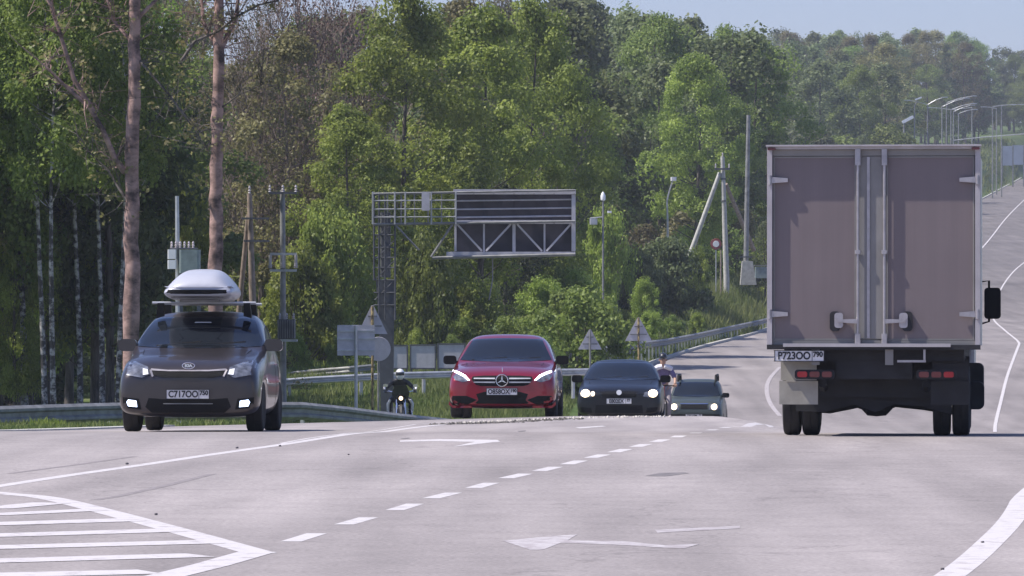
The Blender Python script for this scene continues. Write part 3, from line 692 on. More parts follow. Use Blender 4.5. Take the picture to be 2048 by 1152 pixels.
# --- black saloon, headlamps lit
L = 4.45; yawK = -.05
loc, rot = place(1238, 103.5, L, yawK)
K = empty('saloon_car', loc, rot, 'black saloon car with round lit headlights behind the red car', 'car')
body, T = loft_body(sedan_stations(L, 1.77, 1.43, hood=.78, cowl=.99), 'body', M['carK'], K)
common_car(K, L, 1.77, 1.43, T, wb=2.68, r=.32, ws_z0=1.0, ws_z1=1.36, ws_w0=.76, ws_w1=.59, xr=.84)
for s in (1, -1):
    f = (lambda p: p) if s > 0 else mirror_sym
    h_ = patch(T, f([(.50, .60), (.62, .58), (.80, .62), (.85, .72), (.84, .76), (.64, .72), (.52, .68)]), 'headlight', M['lens'], K, out=.010, thick=.04)
    cir = [(.70+.095*math.cos(a), .665+.085*math.sin(a)) for a in np.linspace(0, 2*math.pi, 17)[:-1]]
    patch(T, f(cir), 'lamp', M['lamp'], h_, out=.03, thick=.02)
    if s < 0:
        c2 = [(.545+.04*math.cos(a), .655+.05*math.sin(a)) for a in np.linspace(0, 2*math.pi, 13)[:-1]]
        patch(T, f(c2), 'lamp', M['lamp'], h_, out=.03, thick=.02)
    door_mirror(K, s*.82, 1.58, 1.0, s)
    patch(T, f([(.55, .26), (.80, .28), (.80, .38), (.58, .36)]), 'fog_surround', M['black'], K, out=.006)
g = patch(T, [(.40, .70), (.34, .58), (-.34, .58), (-.40, .70), (-.2, .71), (.2, .71)], 'grille', M['black'], K, out=.008)
em = MB(); em.lathe([(.055, -.01), (.055, .012), (.02, .02)], c=(0, 0, 0), axis='y', n=20); e_ = em.build('emblem', M['white'], K); e_.location = (0, -.02, .68)
patch(T, [(.48, .42), (.5, .25), (-.5, .25), (-.48, .42)], 'lower_intake', M['black'], K, out=.006)
plate(K, .0, -.04, .50, 'E802EX', region='77')
wipers(K, T, 1.01, 1.1)
shift(K, L)

# --- green compact SUV, roof rails
L = 4.3; yawG = -.085
loc, rot = place(1388, 157, L, yawG)
Gs = empty('suv', loc, rot, 'dusty dark green suv with roof rails and round headlights behind the cyclist', 'suv')
st = sedan_stations(L, 1.80, 1.66, hood=1.0, cowl=1.14, tail='hatch', fl=.24)
st = [q if i not in (8, 9, 10, 11, 12) else (q[0]-(.12 if i < 10 else 0),)+q[1:8]+(q[8]*1.07, .02) for i, q in enumerate(st)]
body, T = loft_body(st, 'body', M['carG'], Gs)
common_car(Gs, L, 1.80, 1.66, T, wb=2.67, r=.36, ws_z0=1.15, ws_z1=1.56, ws_w0=.76, ws_w1=.62, xr=.82)
for s in (1, -1):
    f = (lambda p: p) if s > 0 else mirror_sym
    h_ = patch(T, f([(.46, .74), (.78, .74), (.84, .84), (.80, .93), (.50, .92)]), 'headlight', M['lens'], Gs, out=.010, thick=.04)
    cir = [(.63+.095*math.cos(a), .83+.095*math.sin(a)) for a in np.linspace(0, 2*math.pi, 17)[:-1]]
    patch(T, f(cir), 'lamp', M['lamp'], h_, out=.03, thick=.02)
    door_mirror(Gs, s*.82, 1.6, 1.16, s, mat=M['black'])
    rr = MB().tube([(s*.60, 1.95, 1.60), (s*.60, 2.05, 1.77), (s*.60, 3.3, 1.77), (s*.60, 3.5, 1.60)], .042, 8).build('roof_rail', M['black'], Gs)
g = patch(T, [(.42, .90), (.42, .76), (-.42, .76), (-.42, .90)], 'grille', M['black'], Gs, out=.008)
patch(T, [(.44, .945), (.44, .915), (-.44, .915), (-.44, .945)], 'grille_trim', M['chrome'], g, out=.02, thick=.012)
patch(T, [(.80, .60), (.80, .42), (-.80, .42), (-.80, .60)], 'bumper', M['black'], Gs, out=.03, thick=.05)
plate(Gs, 0, -.08, .55, 'T391EM', region='77')
shift(Gs, L)

# ---------------------------------------------------------------- box truck seen from behind (its rear at y = 0, heading +y)
yawT = -.105
tx, ty = X(1747, 52.7), 52.7
zt_ = float(H(tx, ty)); 
zf = float(H(tx+.4, ty+4.5))
TR = empty('box_truck', (tx, ty, zt_), (math.atan2(zf-zt_, 4.4)*.6, 0, yawT), 'grey box truck seen from behind, driving away on the right', 'truck')
BW, BZ0, BZ1, BL = 2.245, .955, 3.07, 4.2
bx = MB().box((0, BL/2+.06, (BZ0+BZ1)/2), (BW-.06, BL, BZ1-BZ0-.03)).build('cargo_box', M['cab'], TR)
fr = MB()
for s in (-1, 1): fr.box((s*(BW/2-.028), .02, (BZ0+BZ1)/2), (.056, .12, BZ1-BZ0)); 
fr.box((0, .015, BZ1-.02), (BW-.114, .13, .04)); fr.box((0, -.005, BZ1-.004), (BW+.02, .17, .02))
fr.build('rear_frame', M['box_frame'], TR, bevel=.004)
MB().box((0, .03, BZ1-.075), (BW-.116, .07, .066)).build('top_seal', M['box_mid'], TR)
MB().box((0, .035, BZ0+.03), (BW-.116, .07, .056)).build('bottom_seal', M['box_mid'], TR)
dW = BW-.13
xc = -.005                                     # where the leaves meet, just left of the middle as seen
def door_leaf(x0, x1, name):
    d = MB().box(((x0+x1)/2, .035, (BZ0+BZ1)/2-.02), (x1-x0, .045, BZ1-BZ0-.19)).build(name, M['box_grey'], TR, bevel=.004)
    b = MB(); z0, z1 = BZ0+.062, BZ1-.115
    for xx in (x0+.008, x1-.008): b.box((xx, .008, (z0+z1)/2), (.016, .012, z1-z0))
    b.box(((x0+x1)/2, .008, z0+.008), (x1-x0-.034, .012, .016)); b.box(((x0+x1)/2, .008, z1-.008), (x1-x0-.034, .012, .016))
    b.build('door_seal', M['box_mid'], d); return d
dl = door_leaf(-dW/2, -.185, 'door_leaf'); dr = door_leaf(.135, dW/2, 'door_leaf')
ms = MB().box((-.025, .03, (BZ0+BZ1)/2-.02), (.314, .05, BZ1-BZ0-.19)).build('centre_strip', M['box_mid'], TR)
MB().box((-.055, .0, (BZ0+BZ1)/2-.02), (.03, .02, BZ1-BZ0-.2)).build('strip_bead', M['hinge'], ms)
for xx in (-.165, .115):
    rod = MB().tube([(xx, -.03, BZ0+.0), (xx, -.03, BZ1-.05)], .0165, 10).build('locking_bar', M['hinge'], TR, smooth=True)
    for zz, h_ in ((BZ1-.125, .17), (BZ0+.06, .14), (BZ0+.99, .04)): MB().rbox((xx, -.028, zz), (.062, .05, h_), .012).build('bar_bracket', M['hinge'], rod)
    s = -1 if xx < 0 else 1
    hd = MB().prism([(xx, BZ0+.235), (xx+s*.21, BZ0+.25), (xx+s*.245, BZ0+.30), (xx+s*.21, BZ0+.30), (xx+s*.17, BZ0+.28), (xx, BZ0+.285)][::s], -.075, -.045)
    hd.rbox((xx+s*.20, -.03, BZ0+.27), (.09, .04, .16), .03, axis='y'); hd.build('lock_handle', M['hinge'], rod)
    MB().rbox((xx+s*.24, -.015, BZ0+.26), (.11, .05, .21), .04, axis='y').build('handle_keeper', M['chassis'], rod)
for zz in (BZ1-.365, BZ0+.335):
    for s in (-1, 1):
        h = MB().prism([(s*(BW/2-.01), zz-.035), (s*(BW/2-.01), zz+.035), (s*(BW/2-.10), zz+.03), (s*(BW/2-.22), zz+.02), (s*(BW/2-.22), zz-.02)][::s], -.045, -.012)
        h.tube([(s*(BW/2-.03), -.05, zz-.05), (s*(BW/2-.03), -.05, zz+.05)], .018, 8); h.build('hinge', M['hinge'], TR)
for s in (-1, 1): MB().rbox((s*(BW/2-.05), -.075, BZ1-.035), (.085, .02, .028), .01, axis='y').build('marker_lamp', M['red_lens'], TR)
MB().box((0, .03, BZ0-.012), (BW, .16, .05)).build('sill_beam', M['chassis'], TR)
MB().box((-.07, -.065, BZ0+.008), (1.76, .02, .036)).build('sill_strip', M['box_frame'], TR)
MB().box((0, BL/2+.1, BZ0-.09), (1.9, BL-.1, .14)).build('subframe', M['chassis'], TR)
MB().box((0, BL/2+.15, BZ0-.25), (.80, BL, .2)).build('chassis_rail', M['chassis'], TR)
MB().box((.02, .55, .62), (1.35, .08, .42)).build('rear_crossmember', M['chassis'], TR)
MB().box((.02, .9, .60), (1.95, .06, .5)).build('splash_panel', M['chassis'], TR)
for xx, ww in ((-.61, .085), (.165, .085)): MB().box((xx, .0, BZ0-.115), (ww, .03, .17)).build('bumper_bracket', M['box_mid'], TR)
c_ = MB(); c_.box((.40, .0, BZ0-.16), (.30, .03, .024)); c_.box((.535, .0, BZ0-.09), (.022, .03, .12)); c_.build('step_bracket', M['hinge'], TR)
plate(TR, -.78, -.03, BZ0-.105, 'P723OO', region='790')
for (x0, bright) in ((-.62, 0), (.66, 1)):
    tl = MB().rbox((x0, .02, .655), (.42, .06, .10), .03, axis='y').build('tail_light', M['chassis'], TR)
    for k in range(3):
        MB().rbox((x0-.13+.13*k, -.02, .655), (.105, .03, .06), .02, axis='y').build('light_lens', M['red_lit'] if (k == (2 if bright else 0)) else M['red_lens'], tl)
for s in (-1, 1):                                # mudguards above the wheels; sun and shade put into colour: left beige, right black
    m1 = MB().box((s*.80, .25, .70), (.38, .02, .22)); m1.build('mudguard', M['flap'] if s < 0 else M['chassis'], TR)
    m2 = MB().box((s*.80, .23, .46), (.41, .016, .25)); m2.box((s*.88, .215, .585), (.10, .02, .02)); m2.build('mud_flap', M['flap'] if s < 0 else M['chassis'], TR)
    for xx in (.70, .905):
        wheel(TR, s*xx, 1.05, .385, .185, s, name='rear_wheel')
    wheel(TR, s*.86, 4.75, .385, .2, s, name='front_wheel')
ax = MB().lathe([(.05, -.9), (.065, -.2), (.17, -.1), (.18, .0), (.17, .1), (.065, .2), (.05, .9)], c=(0, 1.05, .38), axis='x', n=16); ax.build('rear_axle', M['chassis'], TR, smooth=True)
sp = MB()
for s in (-1, 1): sp.tube([(s*.55, .3, .56), (s*.55, .9, .43), (s*.55, 1.9, .56)], .05, 6)
sp.tube([(-.82, 1.0, .29), (-.5, 1.0, .27), (-.2, 1.0, .33), (0, 1.0, .255), (.2, 1.0, .34), (.5, 1.0, .31), (.82, 1.0, .26)], .04, 8)
sp.build('leaf_springs', M['chassis'], TR)
MB().prism([(-.85, .62), (-.85, .26), (-.55, .25), (-.22, .33), (0, .25), (.2, .335), (.5, .31), (.80, .23), (.85, .62)], .62, .66).build('anti_spray_skirt', M['chassis'], TR)
MB().rbox((.95, 2.9, .55), (.35, .8, .45), .06, axis='y').build('fuel_tank', M['chassis'], TR, smooth=True)
MB().rbox((1.0, 2.0, .42), (.28, .5, .3), .06, axis='y').build('tool_box', M['chassis'], TR)
cb = MB(); prof = [(4.32, .5), (4.32, 2.25), (4.6, 2.42), (5.3, 2.4), (5.75, 1.75), (6.05, 1.15), (6.1, .45)]
cb.prism(prof, -1.0, 1.0, axis='x'); cab = cb.build('cab', M['cab'], TR, bevel=.03)
for s in (-1, 1): MB().prism([(4.75, 1.45), (4.78, 2.15), (5.3, 2.15), (5.66, 1.6), (5.68, 1.45)], s*1.003, s*1.018, axis='x').build('cab_window', M['glass'], TR)
MB().prism([(-.88, 0), (.88, 0), (.82, .7), (-.82, .7)], 0, .02).build('windshield', M['glass'], TR)
TR.children[-1].location = (0, 5.90, 1.5); TR.children[-1].rotation_euler = (R(32), 0, 0)
for s in (-1, 1):
    am = MB(); am.tube([(s*1.0, 5.3, 1.70), (s*1.16, 5.28, 1.72), (s*1.16, 5.28, 1.25), (s*1.0, 5.3, 1.2)], .014, 6)
    a_ = am.build('mirror_arm', M['black'], TR)
    MB().rbox((s*1.20, 5.3, 1.46), (.19, .1, .36), .04, axis='y').build('side_mirror', M['black'], a_, smooth=True)
TRH = TR

# ---------------------------------------------------------------- guard rails
def guardrail(pts, label, hgt=.62, step=2.0, post_mat=None, beam=.30, group='steel guardrails along the road', bmat=None):
    """pts: (x, y, z of the ground)"""
    P = [Vector(p) for p in pts]; L_ = [0]
    for i in range(1, len(P)): L_.append(L_[-1]+(P[i]-P[i-1]).length)
    def at(s):
        i = 0
        while i < len(P)-2 and L_[i+1] < s: i += 1
        return P[i].lerp(P[i+1], (s-L_[i])/(L_[i+1]-L_[i])), (P[i+1]-P[i]).normalized()
    p0, _ = at(0); root = empty('guardrail', p0, (0, 0, 0), label, 'guardrail', group)
    prof = [(.0, .5), (.035, .42), (.075, .34), (.075, .2), (.02, .1), (.02, -.1), (.075, -.2), (.075, -.34), (.035, -.42), (.0, -.5)]
    vs, fs = [], []; n = max(2, int(L_[-1]/1.0)); m = len(prof)
    for i in range(n+1):
        p, d = at(L_[-1]*i/n); nr = Vector((-d.y, d.x, 0)).normalized()
        if nr.y > 0: nr = -nr
        for (o, h) in prof: vs.append(p+nr*(o+.03)+Vector((0, 0, hgt-beam/2+h*beam))-p0)
        for (o, h) in prof[::-1]: vs.append(p+nr*(o+.012)+Vector((0, 0, hgt-beam/2+h*beam*.97))-p0)
    m2 = 2*m
    for i in range(n):
        for k in range(m2): fs.append((i*m2+k, i*m2+(k+1) % m2, (i+1)*m2+(k+1) % m2, (i+1)*m2+k))
    fs += [tuple(range(m2)), tuple(n*m2+k for k in range(m2))[::-1]]
    MB().add(vs, fs).build('beam', bmat or M['galv'], root, smooth=True)
    s = .3
    while s < L_[-1]:
        p, d = at(s); q = p-p0; nr = Vector((-d.y, d.x, 0)).normalized()
        if nr.y > 0: nr = -nr
        a = math.atan2(d.y, d.x)
        po = MB().box((0, 0, -.15+(hgt-.03+.3)/2-.15), (.10, .07, hgt+.27)); o = po.build('post', post_mat or M['galv'], root); o.location = q-nr*.05; o.rotation_euler = (0, 0, a)
        s += step
    return root
g3 = lambda px, Y, dz=0: (X(px, Y), Y, float(H(X(px, Y), Y))+dz)
def gz(px, Y, ytop, h): return (X(px, Y), Y, CAMZ-(ytop-576)*Y/FPX-h)
guardrail([gz(-320, 88, 822, .62), gz(-60, 92, 814, .62), gz(120, 95, 808, .62), gz(230, 97, 805, .62), gz(420, 99, 803, .62), gz(600, 101, 804, .62), gz(690, 104, 813, .62), gz(780, 109, 825, .62), gz(900, 118, 838, .62)],
          'long grey guardrail in front of the left wood, passing behind the dark brown car', hgt=.62, step=1.9, beam=.36, bmat=M['galv_dark'])
guardrail([gz(545, 178, 750, .72), gz(600, 176, 741, .72), gz(690, 174, 733, .72), gz(745, 176, 728, .72)], 'short upper guardrail curving behind the rectangular sign back', hgt=.72, step=2, beam=.24, bmat=M['galv_dark'])
guardrail([gz(560, 160, 758, .7), gz(640, 160, 752, .7), gz(800, 161, 744, .7), gz(930, 163, 741, .7), gz(1200, 168, 736, .7)], 'pale guardrail behind the motorcyclist, below the grey panels', hgt=.7, step=2.4, beam=.24)
guardrail([gz(1080, 184, 710, .8), gz(1140, 190, 702, .8), gz(1205, 200, 691, .85), gz(1270, 216, 684, .8), gz(1328, 232, 678, .8), gz(1389, 252, 666, .82), gz(1450, 275, 653, .82), gz(1523, 300, 637, .84), gz(1620, 335, 612, .84), gz(1750, 400, 560, .84)],
          'long guardrail climbing the bank between the bushes and the far road', hgt=.8, step=2.0, beam=.32, bmat=M['galv_dark'])
# pale kerb beside the far road under that rail
def strip3(name, pts, wd, h, mat):
    mb = MB(); q = []
    for i in range(len(pts)-1):
        a, b = Vector(pts[i]), Vector(pts[i+1]); n = max(1, int((b-a).length/2))
        for k in range(n): q.append(a.lerp(b, k/n))
    q.append(Vector(pts[-1])); vs, fs = [], []
    for i, p in enumerate(q):
        d = (q[min(i+1, len(q)-1)]-q[max(i-1, 0)]).normalized(); n_ = Vector((-d.y, d.x)); z = float(H(p.x, p.y))
        for (o, hh) in ((-.5, -.3), (-.5, h), (.5, h), (.5, -.3)): c = p+n_*wd*o; vs.append((c.x, c.y, z+hh))
    for i in range(len(q)-1):
        for k in range(4): fs.append((i*4+k, i*4+(k+1) % 4, (i+1)*4+(k+1) % 4, (i+1)*4+k))
    fs += [(0, 1, 2, 3), tuple(len(vs)-4+k for k in range(4))[::-1]]
    mb.add(vs, fs); o = mb.build(name, mat); return tag(o, kind='structure')
strip3('kerb', [(float(edge_l(Y)), Y) for Y in (205, 235, 270, 300, 400, 500, 650, 800, 950)], .2, .12, M['concrete'])
strip3('kerb', [(X(-200, 80), 80), (X(0, 79), 79), (X(100, 79.5), 79.5), (X(200, 81), 81), (X(330, 84), 84)], .35, .03, M['concrete'])

# ---------------------------------------------------------------- signs
def tri_sign(px, ytop, ybot, Y, side, label, polemat, pxp=None):
    s = side; zt = CAMZ-(ytop-576)*Y/FPX; zb = CAMZ-(ybot-576)*Y/FPX; x = X(px, Y); g = float(H(x, Y))
    root = empty('warning_sign', (x, Y, g), (0, 0, .05), label, 'road sign')
    h = zt-zb
    pl = MB().prism([(-s/2, zb-g), (s/2, zb-g), (.03, zt-g), (-.03, zt-g)], -.012, .0); pl.build('sign_plate', M['alu'], root, bevel=.003)
    b = MB(); b.box((0, -.02, zb-g+h*.28), (s*.62, .012, .04)); b.box((0, -.02, zb-g+h*.62), (s*.3, .012, .04)); b.build('bracket', M['galv_dark'], root)
    MB().tube([(0, -.055, -.2), (0, -.055, zt-g-.02)], .035, 10).build('pole', polemat, root, smooth=True)
    return root
M['ochre_black'] = bark_mat('sun_mottled_ochre_pole', (.05, .04, .035), (.50, .38, .17), 14, 5, .44, .54)  # sun patches on the pole put into the colour as ochre on black
tri_sign(745, 611, 668, 134, .80, 'triangular sign back on a mottled ochre pole beside the gantry', M['ochre_black'])
tri_sign(1180, 659, 699, 168, .80, 'triangular sign back on a grey pole behind the red car', M['galv_dark'])
tri_sign(1277, 635, 682, 176, .95, 'triangular sign back on a pole coloured with sun patches behind the black car', M['ochre_black'])
# rectangular sign back on its pole
Y = 132; x = X(712, Y); g = float(H(x, Y)); Z = lambda py, Y: CAMZ-(py-576)*Y/FPX
rs = empty('direction_sign', (x, Y, g), (0, 0, .04), 'rectangular grey sign back on a pole, left of the gantry', 'road sign')
MB().box((0, .0, (Z(650, Y)+Z(711, Y))/2-g), (.99, .02, Z(650, Y)-Z(711, Y))).build('sign_plate', M['alu'], rs, bevel=.004)
MB().tube([(.0, -.07, -.2), (.0, -.07, Z(652, Y)-g)], .045, 10).build('pole', M['galv'], rs, smooth=True)
b = MB()
for py in (662, 678, 701): b.box((0, -.025, Z(py, Y)-g), (1.0, .03, .035))
b.build('bracket', M['galv'], rs)
Y = 135; x = X(757, Y); g = float(H(x, Y))
cs = empty('round_sign', (x, Y, g), (0, 0, .1), 'round sign back below the triangular one beside the gantry', 'road sign')
MB().lathe([(.32, 0), (.33, .006), (.32, .014)], c=(0, 0, Z(698, Y)-g), axis='y', n=32).build('sign_plate', M['alu'], cs)
MB().tube([(0, .05, -.2), (0, .05, Z(680, Y)-g)], .03, 8).build('pole', M['galv_dark'], cs)
MB().box((0, .03, Z(700, Y)-g), (.4, .02, .04)).build('bracket', M['galv_dark'], cs)
# low box stub with a yellow marker post
# framed grey panels behind the motorcyclist
Y = 172
for i, (x0, x1, yt) in enumerate(((783, 815, 691), (821, 871, 690), (876, 930, 688))):
    xa, xb = X(x0, Y), X(x1, Y); g = float(H((xa+xb)/2, Y)); zt, zb = Z(yt, Y)-g, Z(737, Y)-g
    pr = empty('screen_panel', ((xa+xb)/2, Y, g), (0, 0, 0), ('narrow grey framed panel nearest the gantry column', 'middle grey framed panel behind the pale guardrail', 'grey framed panel partly behind the red car')[i], 'panel', 'grey framed panels behind the guardrail')
    wq = xb-xa; MB().box((0, 0, (zt+zb)/2), (wq-.05, .03, zt-zb-.05)).build('sheet', M['alu'], pr)
    f_ = MB()
    for s in (-1, 1): f_.box((s*(wq/2-.0), -.01, (zt+zb)/2), (.055, .06, zt-zb+.04))
    f_.box((0, -.01, zt), (wq-.06, .06, .05)); f_.box((0, -.01, zb), (wq-.06, .06, .05)); f_.build('frame', M['steel_grey'], pr)
    for s in (-1, 1): MB().box((s*(wq/2-.03), .06, zb/2-.1), (.06, .05, zb+.2)).build('leg', M['steel_grey'], pr)

# ---------------------------------------------------------------- the gantry with its sign seen from behind
Y = 138; gx = X(775, Y); g = float(H(gx, Y))
ga = empty('sign_gantry', (gx, Y, g), (0, 0, 0), 'cantilever steel gantry carrying a large sign seen from behind', 'gantry')
gp = lambda px, py, dy=0: (X(px, Y)-gx, dy, Z(py, Y)-g)
# column: solid lower part, caged upper part
MB().prism([(gp(763, 830)[0], -.25), (gp(786, 830)[0], -.25), (gp(788, 640)[0], gp(0, 640)[2]), (gp(790, 560)[0], gp(0, 560)[2]), (gp(752, 560)[0], gp(0, 560)[2]), (gp(757, 640)[0], gp(0, 640)[2])][::-1], -.17, .17).build('column', M['steel_grey'], ga, bevel=.01)
cg = MB()
for px in (748, 758, 770, 790):
    for dy in (-.25, .25): cg.tube([gp(px, 640 if px > 750 else 560, dy), gp(px, 384, dy)], .022, 6)
for py in (610, 585, 560, 535, 515, 495, 470, 450, 432):
    for dy in (-.25, .25): cg.tube([gp(748, py, dy), gp(790, py, dy)], .018, 5)
    for px in (748, 790): cg.tube([gp(px, py, -.25), gp(px, py, .25)], .016, 5)
for k, py in enumerate((600, 560, 520, 480)): cg.tube([gp(750, py, -.25), gp(788, py-38, -.25)], .016, 5)
cg.build('ladder_cage', M['steel_grey'], ga)
MB().rbox((gp(771, 0)[0], 0, gp(0, 490)[2]), (.28, .3, gp(0, 430)[2]-gp(0, 560)[2]), .05).build('column_head', M['steel_grey'], ga)
# truss arm and walkway
tr = MB()
for dy in (-.35, .35):
    tr.tube([gp(745, 388, dy), gp(1150, 381, dy)], .028, 6); tr.tube([gp(748, 449, dy), gp(1150, 443, dy)], .035, 6); tr.tube([gp(865, 516, dy), gp(1150, 509, dy)], .045, 6)
    for i, px in enumerate(range(748, 911, 27)): tr.tube([gp(px, 388, dy), gp(px, 449, dy)], .014, 5)
    tr.tube([gp(790, 449, dy), gp(838, 500, dy)], .028, 6); tr.tube([gp(905, 449, dy), gp(862, 514, dy)], .028, 6)
for px in range(748, 1150, 40): tr.tube([gp(px, 388, -.35), gp(px, 388, .35)], .014, 5); tr.tube([gp(px, 447, -.35), gp(px, 447, .35)], .016, 5)
tr.build('truss_arm', M['galv_dark'], ga)
wl = MB()
for py in (401, 418, 434): wl.tube([gp(745, py+1, -.4), gp(912, py, -.4)], .018, 6)
for px in (746, 790, 811, 863, 912): wl.tube([gp(px, 384, -.4), gp(px, 449, -.4)], .024, 6)
wl.build('walkway_railing', M['galv'], ga)
MB().rbox(gp(852, 403, -.5), (.22, .12, .52), .02, axis='y').build('control_box', M['alu'], ga)
# sign board: dark back sheet, steel ribs
x0, x1 = gp(908, 0)[0], gp(1150, 0)[0]
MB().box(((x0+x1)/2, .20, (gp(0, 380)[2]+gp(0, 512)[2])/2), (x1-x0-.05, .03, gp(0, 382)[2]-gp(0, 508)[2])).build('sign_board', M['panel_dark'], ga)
rb_ = MB()
for py, r_ in ((401, .022), (418, .022), (434, .026), (397, .0)):
    if r_: rb_.tube([gp(908, py+1, -.1), gp(1145, py-2, -.1)], r_, 6)
rb_.build('horizontal_ribs', M['alu'], ga)
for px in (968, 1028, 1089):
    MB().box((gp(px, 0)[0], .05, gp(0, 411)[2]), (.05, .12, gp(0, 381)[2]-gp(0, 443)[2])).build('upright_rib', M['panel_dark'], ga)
for px in (968, 1028, 1089): MB().box((gp(px, 0)[0], -.05, gp(0, 478)[2]), (.05 if px != 1028 else .085, .08, gp(0, 445)[2]-gp(0, 506)[2])).build('upright_rib', M['alu'], ga)
fr_ = MB()
xa, xb = gp(911, 0)[0], gp(1147, 0)[0]
fr_.box(((xa+xb)/2, -.1, gp(0, 384)[2]), (xb-xa+.12, .3, .14), (0, 0, 0)); fr_.box(((xa+xb)/2, -.1, gp(0, 444)[2]), (xb-xa, .2, .10)); fr_.box(((xa+xb)/2-.1, -.1, gp(0, 508)[2]), (xb-xa+.3, .26, .12))
fr_.box((xb, -.08, gp(0, 446)[2]), (.11, .28, gp(0, 390)[2]-gp(0, 503)[2])); fr_.box((xa, -.08, gp(0, 446)[2]), (.06, .22, gp(0, 390)[2]-gp(0, 503)[2]))
fr_.build('sign_frame', M['alu'], ga, bevel=.006)
for (a, c) in (((914, 448), (964, 502)), ((1022, 448), (972, 502)), ((1034, 448), (1084, 502)), ((1142, 448), (1093, 502))):
    p, q = gp(*a, -.12), gp(*c, -.12); MB().tube([p, q], .034, 4).build('brace', M['alu'], ga)
cl = MB(); cl.tube([gp(985, 512, 0), gp(985, 560, 0), gp(978, 600, 0)], .02, 6); cl.build('cable', M['galv_dark'], ga)
# yellow-ochre marker post in front of the column
Y2 = 137; pp = MB(); x = X(744, Y2); g2 = float(H(x, Y2))

# ---------------------------------------------------------------- poles and electrics
def simple_pole(name, px, ytop, Y, r0, r1, mat, label, cat, lean=0, group=None, base=None):
    x = X(px, Y); g = float(H(x, Y)); zt = Z(ytop, Y)
    root = empty(name, (x, Y, g), (0, 0, 0), label, cat, group)
    MB().tube([(lean*-.1, 0, -.5), (lean*.5, 0, (zt-g)*.5), (lean, 0, zt-g)], [r0, (r0+r1)/2, r1], 10).build('pole', mat, root, smooth=True)
    return root, zt-g
def insul(mb, p, h=.18, r=.05):
    mb.lathe([(r*.3, 0), (r, h*.1), (r*.4, h*.25), (r, h*.4), (r*.4, h*.55), (r*.8, h*.7), (r*.3, h)], c=p, n=10)
# pole with crossarms and transformer, right of the brown car
Y = 145; x = X(567, Y); g = float(H(x, Y)); P_ = lambda px, py, dy=0: (X(px, Y)-x, dy, Z(py, Y)-g)
tp = empty('transformer_pole', (x, Y, g), (0, 0, 0), 'pole with crossarms and a finned transformer hanging at its foot', 'power pole')
MB().tube([(0, 0, -.5), P_(565, 380)], [.10, .075], 10).build('pole', M['galv_dark'], tp, smooth=True)
for (a, b_, py) in ((538, 594, 386), (540, 594, 508), (540, 594, 541)): MB().box(((P_(a, 0)[0]+P_(b_, 0)[0])/2, -.12, P_(0, py)[2]), (P_(b_, 0)[0]-P_(a, 0)[0], .08, .07)).build('crossarm', M['galv'] if py > 400 else M['steel_grey'], tp)
for px in (541, 566, 592):
    mb = MB(); mb.tube([P_(px, 510, -.14), P_(px, 536, -.14)], .045, 8); insul(mb, P_(px, 536, -.14), .16, .07); mb.build('fuse', M['porcelain'], tp, smooth=True)
for px in (540, 566, 592):
    mb = MB(); insul(mb, P_(px, 385, -.1), .22, .05); mb.build('insulator', M['porcelain'], tp, smooth=True)
c = P_(575, 658, -.5); tk = MB().rbox(c, (.50, .36, .56), .06).build('transformer_tank', M['steel_grey'], tp)
fn = MB()
for k in range(8): fn.box((c[0]-.24+k*.068, c[1]-.26, c[2]), (.02, .1, .52))
fn.build('cooling_fins', M['galv_dark'], tk)
for k in range(3):
    mb = MB(); insul(mb, (c[0]-.2+.2*k, c[1], c[2]+.29), .18, .04); mb.build('bushing', M['porcelain'], tk, smooth=True)
MB().box((c[0], -.35, c[2]-.33), (.6, .55, .06)).build('platform', M['galv'], tp)
# A shaped pole behind it
Y = 149; x = X(503, Y); g = float(H(x, Y)); P_ = lambda px, py, dy=0: (X(px, Y)-x, dy, Z(py, Y)-g)
ap = empty('utility_pole', (x, Y, g), (0, 0, 0), 'wooden pole with a leaning strut right of the roof box', 'power pole')
MB().tube([P_(508, 700), P_(499, 388)], [.12, .075], 10).build('pole', M['wood_post'], ap, smooth=True)
MB().tube([P_(470, 690, .5), P_(496, 430, .05)], [.09, .065], 10).build('strut', M['wood_post'], ap, smooth=True)
for (a, b_, py) in ((484, 538, 437), (488, 540, 482)): MB().box(((P_(a, 0)[0]+P_(b_, 0)[0])/2, -.12, P_(0, py)[2]), (P_(b_, 0)[0]-P_(a, 0)[0], .07, .06)).build('crossarm', M['steel_grey'], ap)
mb = MB(); insul(mb, P_(499, 388), .25, .05); mb.build('insulator', M['porcelain'], ap)
# small substation: white meter box, tank, bushings, thin pole
Y = 119; x = X(365, Y); g = float(H(x, Y)); P_ = lambda px, py, dy=0: (X(px, Y)-x, dy, Z(py, Y)-g)
sb = empty('substation', (x, Y, g), (0, 0, 0), 'small transformer cabinet with a white box and six insulators above the roof box', 'transformer')
MB().rbox(((P_(360, 0)[0]+P_(400, 0)[0])/2, 0, (P_(0, 498)[2]+P_(0, 548)[2])/2), (P_(400, 0)[0]-P_(360, 0)[0], .6, P_(0, 498)[2]-P_(0, 545)[2]), .05).build('tank', M['transformer'], sb)
for a, b_ in ((499, 518), (520, 538)): MB().rbox(((P_(337, 0)[0]+P_(354, 0)[0])/2, -.2, (P_(0, a)[2]+P_(0, b_)[2])/2), (.205, .16, P_(0, a)[2]-P_(0, b_)[2]), .02).build('meter_box', M['white'], sb)
for k in range(6):
    mb = MB(); insul(mb, P_(344+k*8.6, 496, -.1), .16, .042); mb.build('bushing', M['porcelain'], sb, smooth=True)
MB().box((P_(368, 0)[0], -.05, P_(0, 497)[2]), (.66, .2, .035)).build('top_plate', M['steel_grey'], sb)
MB().tube([P_(357, 720), P_(354, 392)], [.07, .045], 8).build('pole', M['galv'], sb)
f_ = MB()
